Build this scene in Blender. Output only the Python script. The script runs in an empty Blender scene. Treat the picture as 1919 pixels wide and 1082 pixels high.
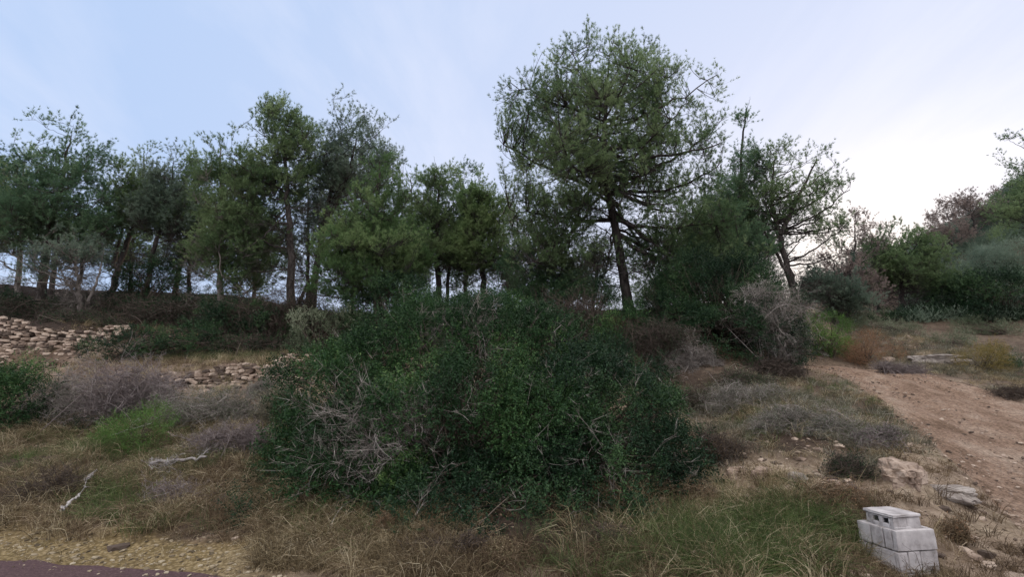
import bpy, bmesh, math, random
import numpy as np
from math import radians, sin, cos, pi
D = bpy.data
S = bpy.context.scene
COL = S.collection
rng = np.random.default_rng(7)

# ------------------------------------------------------------------ camera
F = 900.0            # focal length in photograph pixels (1919 wide)
PITCH = radians(12)
EYE = np.array([0, 0, 1.6])
cam = D.cameras.new('camera'); co = D.objects.new('camera', cam); COL.objects.link(co)
co.location = EYE; co.rotation_euler = (radians(90) + PITCH, 0, 0)
cam.sensor_width = 36; cam.lens = 36 * F / 1919; cam.clip_start = .05; cam.clip_end = 3000
S.camera = co

# ------------------------------------------------------------------ light
SUN_EL, SUN_AZ = radians(5.0), radians(37)
S.view_settings.view_transform = 'Standard'; S.view_settings.look = 'None'
S.view_settings.exposure = 1.17; S.view_settings.gamma = 1
w = D.worlds.new('World'); S.world = w; w.use_nodes = True
nt = w.node_tree; nt.nodes.clear()
def N(t, k, **kw):
    n = t.nodes.new(k)
    for a, b in kw.items(): setattr(n, a, b)
    return n
def math_node(t, op, a, b=None, clamp=False):
    n = N(t, 'ShaderNodeMath', operation=op, use_clamp=clamp)
    for i, v in enumerate((a, b)):
        if v is None: continue
        if hasattr(v, 'is_output'): t.links.new(v, n.inputs[i])
        else: n.inputs[i].default_value = v
    return n.outputs[0]
def mix_node(t, f, a, b, mode='MIX'):
    n = N(t, 'ShaderNodeMix', data_type='RGBA', blend_type=mode)
    for i, v in ((0, f), (6, a), (7, b)):
        if hasattr(v, 'is_output'): t.links.new(v, n.inputs[i])
        else: n.inputs[i].default_value = v if i == 0 else (*v, 1)
    return n.outputs[2]
sky = N(nt, 'ShaderNodeTexSky', sky_type='NISHITA', sun_disc=False)
sky.sun_elevation = radians(13); sky.sun_rotation = SUN_AZ
sky.altitude = 200; sky.air_density = 1.0; sky.dust_density = 1.2; sky.ozone_density = 1.6
tc = N(nt, 'ShaderNodeTexCoord')
sep = N(nt, 'ShaderNodeSeparateXYZ'); nt.links.new(tc.outputs['Generated'], sep.inputs[0])
zz = math_node(nt, 'ADD', math_node(nt, 'MAXIMUM', sep.outputs[2], 0.0), 0.12)
cx = math_node(nt, 'DIVIDE', sep.outputs[0], zz); cy = math_node(nt, 'DIVIDE', sep.outputs[1], zz)
cmb = N(nt, 'ShaderNodeCombineXYZ'); nt.links.new(cx, cmb.inputs[0]); nt.links.new(cy, cmb.inputs[1])
mp = N(nt, 'ShaderNodeMapping'); mp.inputs['Rotation'].default_value = (0, 0, radians(-32)); mp.inputs['Scale'].default_value = (.7, .24, 1)
nt.links.new(cmb.outputs[0], mp.inputs[0])
no = N(nt, 'ShaderNodeTexNoise'); no.inputs['Scale'].default_value = 1.3; no.inputs['Detail'].default_value = 7; no.inputs['Roughness'].default_value = .6; no.inputs['Distortion'].default_value = .6
nt.links.new(mp.outputs[0], no.inputs['Vector'])
mr = N(nt, 'ShaderNodeMapRange'); mr.inputs[1].default_value = .42; mr.inputs[2].default_value = .66; nt.links.new(no.outputs[0], mr.inputs[0])
sd = (sin(SUN_AZ) * cos(SUN_EL), cos(SUN_AZ) * cos(SUN_EL), sin(SUN_EL))
dt = N(nt, 'ShaderNodeVectorMath', operation='DOT_PRODUCT'); nt.links.new(tc.outputs['Generated'], dt.inputs[0]); dt.inputs[1].default_value = sd
dpos = math_node(nt, 'MAXIMUM', dt.outputs['Value'], 0.0)
fw = math_node(nt, 'POWER', dpos, 1.8)       # a thin high veil scatters forward, towards the sun
glow = math_node(nt, 'POWER', dpos, 34.0)
veilcol = mix_node(nt, fw, (2.2, 2.85, 4.1), (3.25, 3.4, 4.15))
veilcol = mix_node(nt, math_node(nt, 'MULTIPLY', mr.outputs[0], .5), veilcol, (4.3, 4.3, 4.75))
skyc = mix_node(nt, .95, sky.outputs[0], veilcol)
skyc = mix_node(nt, math_node(nt, 'MULTIPLY', glow, .55), skyc, (7.5, 6.4, 5.0))
sky_fill = N(nt, 'ShaderNodeMapRange'); sky_fill.inputs[1].default_value = .34; sky_fill.inputs[2].default_value = .85; nt.links.new(math_node(nt, 'ADD', math_node(nt, 'MULTIPLY', sep.outputs[1], -.45), math_node(nt, 'MULTIPLY', sep.outputs[2], .9)), sky_fill.inputs[0])
skyc = mix_node(nt, math_node(nt, 'MULTIPLY', sky_fill.outputs[0], .9), skyc, (8.3, 7.9, 7.8))      # unseen bright fill added overhead and behind the camera to light the foreground
bg = N(nt, 'ShaderNodeBackground'); bg.inputs[1].default_value = .105; nt.links.new(skyc, bg.inputs[0])
wo = N(nt, 'ShaderNodeOutputWorld'); nt.links.new(bg.outputs[0], wo.inputs[0])

sl = D.lights.new('sun', 'SUN'); so = D.objects.new('sun', sl); COL.objects.link(so)
sl.energy = 0.8; sl.angle = radians(6); sl.color = (1, .80, .58)
so.rotation_euler = (radians(90) - SUN_EL, 0, -SUN_AZ + pi)   # shines from azimuth 37 degrees right of the view
so.location = (10, 10, 20)

# ------------------------------------------------------------------ projection helpers (pixel + distance -> metres)
cp, sp_ = cos(PITCH), sin(PITCH)
def ray(px, py):
    a = (np.asarray(px, float) - 959.5); b = (541 - np.asarray(py, float))
    return np.stack([a, F * cp - b * sp_, F * sp_ + b * cp], -1)
def at(px, py, Y):
    d = ray(px, py); t = Y / d[..., 1]
    return EYE + d * np.expand_dims(t, -1) if np.ndim(t) else EYE + d * t
def pix(P):
    q = P - EYE
    f = q[..., 1] * cp + q[..., 2] * sp_; u = -q[..., 1] * sp_ + q[..., 2] * cp
    f = np.where(f < .05, .05, f)
    return 959.5 + F * q[..., 0] / f, 541 - F * u / f

# ------------------------------------------------------------------ noise
_T = rng.random((64, 64, 64)).astype(np.float32)
def vnoise(P, s=1.0):
    P = np.asarray(P, float) / s
    if P.shape[-1] == 2: P = np.concatenate([P, np.zeros(P.shape[:-1] + (1,)) + .5], -1)
    i = np.floor(P).astype(int); f = P - i; f = f * f * (3 - 2 * f); i &= 63; j = (i + 1) & 63
    r = 0
    for a in (0, 1):
        for b in (0, 1):
            for c in (0, 1):
                wgt = (f[..., 0] if a else 1 - f[..., 0]) * (f[..., 1] if b else 1 - f[..., 1]) * (f[..., 2] if c else 1 - f[..., 2])
                r = r + wgt * _T[(j if a else i)[..., 0], (j if b else i)[..., 1], (j if c else i)[..., 2]]
    return r * 2 - 1
def fbm(P, s, o=4):
    r = 0; a = 1; P = np.asarray(P, float)
    for k in range(o): r = r + a * vnoise(P + 17.3 * k, s); s /= 2.03; a *= .5
    return r

# ------------------------------------------------------------------ terrain height
def edge_y(x): return 4.70 - .19 * (x + 3.03)          # far edge of the tarmac
CP = []
def c_(px, py, Y): p = at(px, py, Y); CP.append(tuple(p))
for a in [(0,975,6.1),(300,1005,5.45),(500,1030,5.05),(700,1060,4.75),(1000,1070,4.6),(1250,1060,4.75),(1500,1045,4.95),(1620,1055,5.0),
          (0,900,7.2),(200,900,7.1),(0,820,8.8),(200,830,8.4),(400,900,6.9),(400,830,8.3),(250,760,10.0),(450,752,10.0),(530,740,10.2),(120,740,10.8),(0,720,12.0),
          (310,728,10.7),(450,706,10.8),(540,700,10.9),(400,684,11.9),(550,680,12.0),(200,690,12.4),
          (100,682,13.5),(0,690,13.4),(210,660,13.6),(0,622,14.3),(100,624,14.3),(220,628,14.3),(60,608,15.6),(250,615,15.5),(500,655,14.5),(400,640,15),
          (0,532,20),(150,546,20),(300,548,20),(400,556,20),(470,585,19),(580,600,18),(650,605,17),(750,600,17),(850,590,17),(950,590,16.5),
          (1060,595,14),(1180,590,13),(1280,600,13),(1180,640,11.6),(1180,700,10.2),(1080,700,10.0),(1250,735,9.7),
          (1300,755,9.4),(1400,722,9.6),(1480,705,10.4),(1530,694,11.8),(1500,694,12.0),(1500,682,13.8),(1450,690,13),(1380,660,12),(1400,640,15),(1500,590,18),(1420,590,15),(1560,655,16.5),(1520,690,12.8),(1560,690,12.6),(1440,692,12.6),
          (1600,722,10.5),(1680,782,8.6),(1760,850,7.25),(1860,950,6.05),(1919,1003,5.45),
          (1600,690,13.3),(1750,705,12),(1850,730,10.8),(1919,757,10),
          (1650,685,13.6),(1760,668,14),(1830,700,12.3),(1919,705,12.3),(1919,670,14),(1650,622,18),(1900,625,18),(1780,625,18),(1700,640,16),
          (1680,590,24),(1620,585,24),(1780,480,27),(1840,441,29),(1919,405,31),(1919,560,21.5),(1800,580,21),
          (1300,905,7),(1400,930,6.6),(1300,980,5.8),(1400,850,7.5),(1400,765,8.7),(1640,1000,5.25),(1700,890,6.05),(1750,950,5.55),(1600,880,6.5),(1600,800,7.8),(1500,900,6.5),(1500,820,7.7),(1500,960,5.7),(1840,1000,5.3),(1680,850,6.7),
          (600,850,8),(800,850,7.6),(1000,850,7.4),(700,720,11),(900,720,10.8),(800,940,6.2),(1000,940,6.0),(600,940,6.2),(1150,850,7.6),(1150,940,6.2)]:
    c_(*a)
CP += [(-8, 4.9, 0.05), (-12, 7, .3), (-14, 10, 1.5), (-18, 15, 3.2), (-22, 21, 6), (-30, 20, 6.5), (-40, 30, 6), (-12, 6, .0), (-20, 7, 0), (-6.6,5.6,.02), (-30, 9, 1),
       (8, 4.6, .05), (11, 5, .22), (12, 8, .95), (11, 10, 1.4), (14, 12, 1.9), (16, 6, .8), (18, 12, 2.5), (24, 20, 6), (22, 8, 2), (34, 30, 15), (45, 40, 18), (40, 15, 6), (60, 40, 18),
       (0, 30, 4), (-15, 32, 4.5), (-30, 40, 4), (10, 30, 4), (0, 60, 2), (-50, 60, 2), (25, 50, 9), (50, 80, 8), (30, 34, 11.5), (16, 26, 5.5), (3, 4.0, 0), (0, 4.3, 0.0), (-2, 4.85, .02), (6, 3.6, 0), (6.3, 4.3, .08), (0, -5, 0), (-20, -5, 0), (20, -5, 0), (30,0,.5)]
CP = np.array(CP)
def _K(r): return np.where(r > 1e-9, r * r * np.log(np.maximum(r, 1e-9)), 0)
n_ = len(CP); XY = CP[:, :2] / 10
A_ = _K(np.linalg.norm(XY[:, None] - XY[None], axis=-1)) + np.eye(n_) * 2e-4
Pm = np.c_[np.ones(n_), XY]
M_ = np.block([[A_, Pm], [Pm.T, np.zeros((3, 3))]])
SOL = np.linalg.solve(M_, np.r_[CP[:, 2], np.zeros(3)])
def sstep(a, b, x): t = np.clip((x - a) / (b - a), 0, 1); return t * t * (3 - 2 * t)
# the dirt track, as a centre line with half widths (metres)
def track_pts():
    L = [at(1420, 697, 12.2), at(1500, 694, 12.0), at(1530, 694, 11.8), at(1600, 722, 10.5), at(1680, 782, 8.6), at(1760, 850, 7.25), at(1860, 950, 6.05), at(1919, 1003, 5.45)]
    R = [at(1420, 684, 14.0), at(1500, 682, 13.8), at(1600, 690, 13.3), at(1750, 705, 12), at(1850, 730, 10.8), at(1919, 757, 10), np.array([11.6, 7.8, .9]), np.array([11.4, 5.2, .2])]
    return np.array(L + [np.array([5.6, 4.25, .05]), np.array([4.6, 3.3, 0])]), np.array(R + [np.array([12.5, 3.5, .0]), np.array([13, 2.6, 0])])
TL, TR = track_pts()
def in_track(x, y):
    poly = np.r_[TL[:, :2], TR[::-1, :2]]
    inside = np.zeros(np.shape(x), bool); n = len(poly); dmin = np.full(np.shape(x), 1e9)
    for i in range(n):
        x1, y1 = poly[i]; x2, y2 = poly[(i + 1) % n]
        c = ((y1 > y) != (y2 > y)) & (x < (x2 - x1) * (y - y1) / (y2 - y1 + 1e-12) + x1); inside ^= c
        dx, dy = x2 - x1, y2 - y1; t = np.clip(((x - x1) * dx + (y - y1) * dy) / (dx * dx + dy * dy), 0, 1)
        dmin = np.minimum(dmin, np.hypot(x - x1 - t * dx, y - y1 - t * dy))
    return np.where(inside, dmin, -dmin)
def height(x, y, rough=True):
    x = np.asarray(x, float); y = np.asarray(y, float); sh = x.shape; x = x.ravel(); y = y.ravel()
    xc = np.clip(x, -60, 60); yc = np.clip(y, -10, 80)
    q = np.c_[xc, yc] / 10; z = np.empty(len(x))
    for i in range(0, len(x), 20000):
        r = np.linalg.norm(q[i:i + 20000, None] - XY[None], axis=-1)
        z[i:i + 20000] = _K(r) @ SOL[:n_] + SOL[n_] + q[i:i + 20000] @ SOL[n_ + 1:]
    z = np.clip(z, -1, 20)
    far = np.maximum(np.hypot(x - xc, y - yc), 0); z = z + (1.0 - z) * sstep(0, 120, far)
    e = y - edge_y(x)
    k = sstep(0.0, .9, e)
    z = z * k
    if rough:
        P2 = np.c_[x, y]
        it = sstep(-.6, .1, in_track(x, y))
        amp = k * (1 - .85 * it) * (.35 + .65 * sstep(.3, 2.0, e))
        z = z + amp * ((.09 + .07 * (x < 1) * (y < 10) + .1 * np.exp(-(((x - 5.2) / 2.2) ** 2 + ((y - 8) / 2.2) ** 2))) * fbm(P2, 1.1, 5)) + k * .012 * fbm(P2 + 40, .12, 2) * (1 - .6 * it)
    return z.reshape(sh)
def hit(px, py):
    d = ray(px, py); d = d / np.linalg.norm(d); t = np.arange(2, 60, .05)
    P = EYE + d[None] * t[:, None]; h = height(P[:, 0], P[:, 1]); i = np.argmax(P[:, 2] < h)
    return P[i] if P[i, 2] < h[i] else P[-1]

# ------------------------------------------------------------------ mesh helpers
class MB:
    def __init__(s): s.v = []; s.f = []; s.t = []; s.n = 0; s.sm = []
    def add(s, V, Fc, tint=None, smooth=False):
        V = np.asarray(V, np.float32).reshape(-1, 3); Fc = np.asarray(Fc, np.int64)
        s.v.append(V); s.f.append(Fc + s.n); s.n += len(V)
        s.t.append(np.full(len(V), .5, np.float32) if tint is None else np.asarray(tint, np.float32).ravel()); s.sm.append(smooth)
    def build(s, name, mat, parent=None, origin=(0, 0, 0)):
        V = np.concatenate(s.v) - np.asarray(origin, np.float32); me = D.meshes.new(name)
        me.vertices.add(len(V)); me.vertices.foreach_set('co', V.astype(np.float32).ravel())
        li = np.concatenate([f.ravel() for f in s.f]); tot = np.concatenate([np.full(len(f), f.shape[1]) for f in s.f])
        me.loops.add(len(li)); me.loops.foreach_set('vertex_index', li.astype(np.int32))
        st = np.r_[0, np.cumsum(tot)[:-1]]
        me.polygons.add(len(tot)); me.polygons.foreach_set('loop_start', st.astype(np.int32))
        me.polygons.foreach_set('use_smooth', np.concatenate([np.full(len(f), b) for f, b in zip(s.f, s.sm)]))
        a = me.attributes.new('tint', 'FLOAT', 'POINT'); a.data.foreach_set('value', np.concatenate(s.t))
        me.update(calc_edges=True); me.materials.append(mat)
        o = D.objects.new(name, me); COL.objects.link(o)
        if parent: o.parent = parent
        else: o.location = origin
        return o
def tag(o, label=None, cat=None, group=None, kind=None):
    for k, v in (('label', label), ('category', cat), ('group', group), ('kind', kind)):
        if v: o[k] = v
    return o
def root(name, loc, label, cat, group=None):
    o = D.objects.new(name, None); COL.objects.link(o); o.location = loc; o.empty_display_size = .2
    return tag(o, label, cat, group)
def unit(v): return v / np.maximum(np.linalg.norm(v, axis=-1, keepdims=True), 1e-9)
def rv(n): return unit(rng.normal(size=(n, 3)))
def bez(A, C, B, K):
    t = np.linspace(0, 1, K)[None, :, None]
    return (1 - t) ** 2 * A[:, None] + 2 * t * (1 - t) * C[:, None] + t * t * B[:, None]
def tubes(mb, P, R, sides=5, tint=None):
    n, K, _ = P.shape; T = unit(np.gradient(P, axis=1))
    ref = np.tile(np.array([.31, .17, .93]), (n, 1)); m = np.abs((T[:, 0] * ref).sum(-1)) > .9; ref[m] = (1, 0, 0)
    U = unit(np.cross(T, ref[:, None])); W = np.cross(T, U)
    a = np.arange(sides) / sides * 2 * pi
    V = P[:, :, None] + R[:, :, None, None] * (np.cos(a)[None, None, :, None] * U[:, :, None] + np.sin(a)[None, None, :, None] * W[:, :, None])
    i, k, s = np.meshgrid(np.arange(n), np.arange(K - 1), np.arange(sides), indexing='ij'); s2 = (s + 1) % sides
    b = i * K * sides
    Fc = np.stack([b + k * sides + s, b + k * sides + s2, b + (k + 1) * sides + s2, b + (k + 1) * sides + s], -1).reshape(-1, 4)
    tt = np.repeat(rng.random(n) if tint is None else tint, K * sides)
    mb.add(V, Fc, tt, True)
def ribbons(mb, P, W, tint=None, side=None):
    n, K, _ = P.shape; T = P[:, -1] - P[:, 0]
    side = unit(np.cross(T, rv(n))) if side is None else side
    taper = (np.linspace(1, .12, K))[None, :, None] * .5
    V = np.stack([P - side[:, None] * W[:, None, None] * taper, P + side[:, None] * W[:, None, None] * taper], 2)
    i, k = np.meshgrid(np.arange(n), np.arange(K - 1), indexing='ij'); b = i * K * 2 + k * 2
    Fc = np.stack([b, b + 1, b + 3, b + 2], -1).reshape(-1, 4)
    mb.add(V, Fc, np.repeat(rng.random(n) if tint is None else tint, K * 2))
def needles(mb, P, Dr, L, W, tint):
    n = len(P); s = unit(np.cross(Dr, rv(n))) * (W * .5)[:, None]
    V = np.stack([P - s, P + s, P + Dr * L[:, None]], 1)
    mb.add(V, np.arange(n * 3).reshape(-1, 3), np.repeat(tint, 3))
def leaves(mb, P, Dr, L, W, tint):
    n = len(P); s = unit(np.cross(Dr, rv(n)))
    nn = np.cross(Dr, s)
    mid = P + Dr * (L * .5)[:, None] + nn * (L * .08)[:, None]
    V = np.stack([P, mid - s * (W * .5)[:, None], P + Dr * L[:, None], mid + s * (W * .5)[:, None]], 1)
    mb.add(V, np.arange(n * 4).reshape(-1, 4), np.repeat(tint, 4))

# ------------------------------------------------------------------ materials
def ramp(t, fac, stops):
    r = N(t, 'ShaderNodeValToRGB'); e = r.color_ramp.elements
    while len(e) < len(stops): e.new(.5)
    for x, (p, c) in zip(e, stops): x.position = p; x.color = (*c, 1)
    t.links.new(fac, r.inputs[0]); return r.outputs[0]
def leaf_mat(name, stops, trans=.3, rough=.55, spec=.3):
    m = D.materials.new(name); m.use_nodes = True; t = m.node_tree; t.nodes.clear()
    at_ = N(t, 'ShaderNodeAttribute', attribute_name='tint')
    c = ramp(t, at_.outputs['Fac'], stops)
    p = N(t, 'ShaderNodeBsdfPrincipled'); p.inputs['Roughness'].default_value = rough; p.inputs['Specular IOR Level'].default_value = spec
    t.links.new(c, p.inputs['Base Color'])
    o = N(t, 'ShaderNodeOutputMaterial')
    if trans > 0:
        tr = N(t, 'ShaderNodeBsdfTranslucent'); t.links.new(c, tr.inputs[0])
        mx = N(t, 'ShaderNodeMixShader'); mx.inputs[0].default_value = trans
        t.links.new(p.outputs[0], mx.inputs[1]); t.links.new(tr.outputs[0], mx.inputs[2]); t.links.new(mx.outputs[0], o.inputs[0])
    else: t.links.new(p.outputs[0], o.inputs[0])
    return m
def solid_mat(name, stops, scale=8, rough=.9, bump=.4, bscale=30, attr=0.0, detail=8, spec=.2, dist=.02, coord='Object', stretch=(1, 1, 1)):
    m = D.materials.new(name); m.use_nodes = True; t = m.node_tree; p = t.nodes['Principled BSDF']
    tcn = N(t, 'ShaderNodeTexCoord'); mpn = N(t, 'ShaderNodeMapping'); mpn.inputs['Scale'].default_value = stretch
    t.links.new(tcn.outputs[coord], mpn.inputs[0])
    n1 = N(t, 'ShaderNodeTexNoise'); n1.inputs['Scale'].default_value = scale; n1.inputs['Detail'].default_value = detail; n1.inputs['Roughness'].default_value = .65
    t.links.new(mpn.outputs[0], n1.inputs['Vector'])
    f = n1.outputs[0]
    if attr:
        a = N(t, 'ShaderNodeAttribute', attribute_name='tint')
        f = math_node(t, 'ADD', f, math_node(t, 'MULTIPLY', math_node(t, 'SUBTRACT', a.outputs['Fac'], .5), attr), clamp=True)
    t.links.new(ramp(t, f, stops), p.inputs['Base Color'])
    p.inputs['Roughness'].default_value = rough; p.inputs['Specular IOR Level'].default_value = spec
    n2 = N(t, 'ShaderNodeTexNoise'); n2.inputs['Scale'].default_value = bscale; n2.inputs['Detail'].default_value = 6; t.links.new(mpn.outputs[0], n2.inputs['Vector'])
    b = N(t, 'ShaderNodeBump'); b.inputs['Strength'].default_value = bump; b.inputs['Distance'].default_value = dist
    t.links.new(n2.outputs[0], b.inputs['Height']); t.links.new(b.outputs[0], p.inputs['Normal'])
    return m
PINE = {
 'mid': leaf_mat('pine_needles', [(0, (.09, .155, .07)), (.5, (.18, .26, .12)), (1, (.33, .42, .21))], .55, .5, .2),
 'dark': leaf_mat('pine_needles_deep', [(0, (.06, .125, .07)), (.5, (.13, .22, .12)), (1, (.24, .34, .19))], .55, .5, .2),
 'yellow': leaf_mat('pine_needles_fresh', [(0, (.08, .15, .06)), (.5, (.155, .25, .10)), (1, (.29, .38, .17))], .55, .5, .2),
 'blue': leaf_mat('pine_needles_bluish', [(0, (.10, .15, .11)), (.5, (.18, .24, .175)), (1, (.31, .38, .29))], .55, .5, .2),
 'brown': leaf_mat('pine_needles_brownish', [(0, (.18, .14, .125)), (.5, (.3, .24, .21)), (1, (.42, .34, .3))], .5, .6, .2),
}
BARK = solid_mat('pine_bark', [(.3, (.022, .018, .017)), (.5, (.055, .046, .042)), (.75, (.125, .108, .10))], 14, .95, .8, 26, .25, stretch=(1, 1, .35))
BARKP = solid_mat('pale_bark', [(.3, (.08, .07, .06)), (.5, (.15, .13, .115)), (.75, (.26, .23, .21))], 14, .95, .8, 26, .25, stretch=(1, 1, .35))
TWIG = leaf_mat('dead_grey_twigs', [(0, (.12, .105, .09)), (.5, (.24, .21, .185)), (1, (.44, .4, .37))], .0, .8)
TWIGD = leaf_mat('dark_brown_twigs', [(0, (.035, .026, .02)), (.5, (.08, .06, .048)), (1, (.17, .135, .11))], .0, .8)
TWIGP = leaf_mat('mauve_grey_twigs', [(0, (.11, .085, .08)), (.5, (.21, .172, .165)), (1, (.38, .33, .32))], .0, .8)
TWIGW = leaf_mat('bleached_twigs', [(0, (.28, .25, .24)), (1, (.5, .47, .46))], .0, .8)
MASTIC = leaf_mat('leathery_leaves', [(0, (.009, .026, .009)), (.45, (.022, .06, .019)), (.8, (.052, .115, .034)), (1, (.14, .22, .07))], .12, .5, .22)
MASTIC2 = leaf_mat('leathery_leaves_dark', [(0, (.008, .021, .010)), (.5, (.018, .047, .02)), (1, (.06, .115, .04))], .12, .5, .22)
FERN = leaf_mat('fresh_green_leaves', [(0, (.06, .13, .03)), (.5, (.12, .23, .05)), (1, (.26, .38, .10))], .35)
SAGE = leaf_mat('sage_leaves', [(0, (.06, .08, .045)), (.5, (.14, .17, .10)), (1, (.32, .35, .24))], .25, .7)
RUST = leaf_mat('rusty_dry_leaves', [(0, (.17, .09, .055)), (.5, (.3, .175, .10)), (1, (.45, .29, .17))], .3, .7)
OCHRE = leaf_mat('ochre_dry_leaves', [(0, (.16, .14, .04)), (.5, (.29, .22, .07)), (1, (.4, .26, .12))], .3, .7)
STRAW = leaf_mat('straw', [(0, (.08, .058, .032)), (.35, (.21, .16, .09)), (.7, (.42, .34, .20)), (1, (.66, .57, .39))], .35, .7)
STRAWB = leaf_mat('brown_straw', [(0, (.07, .046, .028)), (.4, (.17, .12, .072)), (.8, (.32, .24, .15)), (1, (.54, .44, .31))], .35, .7)
STRAWG = leaf_mat('grey_straw', [(0, (.055, .055, .038)), (.4, (.15, .145, .10)), (.8, (.32, .305, .225)), (1, (.6, .57, .46))], .35, .7)
GREEN = leaf_mat('green_grass', [(0, (.045, .07, .022)), (.5, (.09, .14, .04)), (.8, (.17, .22, .075)), (1, (.3, .32, .16))], .35, .6)
OLIVE = leaf_mat('olive_grass', [(0, (.05, .062, .028)), (.5, (.12, .145, .06)), (1, (.27, .28, .14))], .35, .6)
STONE = solid_mat('limestone', [(.25, (.10, .075, .06)), (.5, (.27, .2, .155)), (.75, (.5, .4, .32))], 6, .92, .9, 24, .9)
STONEG = solid_mat('grey_limestone', [(.25, (.13, .11, .10)), (.5, (.26, .225, .20)), (.75, (.44, .4, .36))], 5, .9, .5, 24, .7)

# ground: soil tones by broad noise, grit by fine noise; the tarmac and the track are sheets of their own
def ground_mat():
    m = D.materials.new('hillside_soil'); m.use_nodes = True; t = m.node_tree; p = t.nodes['Principled BSDF']
    g = N(t, 'ShaderNodeNewGeometry')
    n1 = N(t, 'ShaderNodeTexNoise'); n1.inputs['Scale'].default_value = .7; n1.inputs['Detail'].default_value = 9; n1.inputs['Roughness'].default_value = .68
    n2 = N(t, 'ShaderNodeTexNoise'); n2.inputs['Scale'].default_value = 9; n2.inputs['Detail'].default_value = 8; n2.inputs['Roughness'].default_value = .75
    v = N(t, 'ShaderNodeTexVoronoi'); v.inputs['Scale'].default_value = 26; v.inputs['Randomness'].default_value = 1
    for x in (n1, n2, v): t.links.new(g.outputs['Position'], x.inputs['Vector'])
    c1 = ramp(t, n1.outputs[0], [(.32, (.09, .062, .046)), (.46, (.16, .115, .085)), (.56, (.245, .19, .14)), (.7, (.17, .15, .09))])
    c2 = ramp(t, n2.outputs[0], [(.3, (.45, .4, .36)), (.5, (1, 1, 1)), (.68, (1.5, 1.45, 1.4))])
    c = mix_node(t, 1.0, c1, c2, 'MULTIPLY')
    # exposed ochre rock, by its own vertex mask
    a = N(t, 'ShaderNodeAttribute', attribute_name='tint')
    rock = ramp(t, n2.outputs[0], [(.3, (.19, .135, .09)), (.5, (.36, .28, .2)), (.7, (.55, .47, .37))])
    grit = mix_node(t, .75, ramp(t, v.outputs['Distance'], [(.0, (.44, .36, .24)), (.35, (.3, .24, .14)), (.7, (.17, .13, .07))]), ramp(t, n1.outputs[0], [(.36, (.42, .4, .22)), (.48, (.85, .78, .62)), (.62, (1, .98, .95))]), 'MULTIPLY')
    mk = math_node(t, 'MULTIPLY', math_node(t, 'SUBTRACT', a.outputs['Fac'], .5), 2.0, clamp=True)
    mg = math_node(t, 'MULTIPLY', math_node(t, 'SUBTRACT', .5, a.outputs['Fac']), 2.0, clamp=True)
    c = mix_node(t, mk, c, rock); c = mix_node(t, mg, c, grit)
    hm = N(t, 'ShaderNodeAttribute', attribute_name='humus_shade')     # dark needle litter and leaf mould, plus shade painted under pines and bush
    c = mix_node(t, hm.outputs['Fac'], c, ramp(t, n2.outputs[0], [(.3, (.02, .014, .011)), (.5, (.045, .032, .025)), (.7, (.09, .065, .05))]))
    t.links.new(c, p.inputs['Base Color']); p.inputs['Roughness'].default_value = .95; p.inputs['Specular IOR Level'].default_value = .15
    b = N(t, 'ShaderNodeBump'); b.inputs['Strength'].default_value = .8; b.inputs['Distance'].default_value = .04
    t.links.new(n2.outputs[0], b.inputs['Height']); t.links.new(b.outputs[0], p.inputs['Normal'])
    return m
def track_mat():
    m = D.materials.new('packed_earth'); m.use_nodes = True; t = m.node_tree; p = t.nodes['Principled BSDF']
    g = N(t, 'ShaderNodeNewGeometry')
    mpn = N(t, 'ShaderNodeMapping'); mpn.inputs['Rotation'].default_value = (0, 0, radians(8)); mpn.inputs['Scale'].default_value = (1.5, 1.1, 1)
    t.links.new(g.outputs['Position'], mpn.inputs[0])
    n1 = N(t, 'ShaderNodeTexNoise'); n1.inputs['Scale'].default_value = 1.1; n1.inputs['Detail'].default_value = 10; n1.inputs['Roughness'].default_value = .7
    n2 = N(t, 'ShaderNodeTexNoise'); n2.inputs['Scale'].default_value = 22; n2.inputs['Detail'].default_value = 8; n2.inputs['Roughness'].default_value = .8
    v = N(t, 'ShaderNodeTexVoronoi'); v.inputs['Scale'].default_value = 18
    t.links.new(mpn.outputs[0], n1.inputs['Vector']); t.links.new(g.outputs['Position'], n2.inputs['Vector']); t.links.new(g.outputs['Position'], v.inputs['Vector'])
    c1 = ramp(t, n1.outputs[0], [(.34, (.2, .132, .09)), (.5, (.34, .235, .17)), (.66, (.46, .355, .275))])
    c2 = ramp(t, n2.outputs[0], [(.36, (.4, .36, .33)), (.5, (1, 1, 1)), (.6, (1.5, 1.48, 1.45))])
    c = mix_node(t, .9, c1, c2, 'MULTIPLY')
    peb = ramp(t, v.outputs['Distance'], [(.0, (1, 1, 1)), (.16, (.0, .0, .0))])
    t.links.new(mix_node(t, math_node(t, 'MULTIPLY', peb, .35), c, (.52, .46, .41)), p.inputs['Base Color'])
    p.inputs['Roughness'].default_value = .95; p.inputs['Specular IOR Level'].default_value = .15
    b = N(t, 'ShaderNodeBump'); b.inputs['Strength'].default_value = 1.0; b.inputs['Distance'].default_value = .06
    t.links.new(n2.outputs[0], b.inputs['Height']); t.links.new(b.outputs[0], p.inputs['Normal'])
    return m

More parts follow.
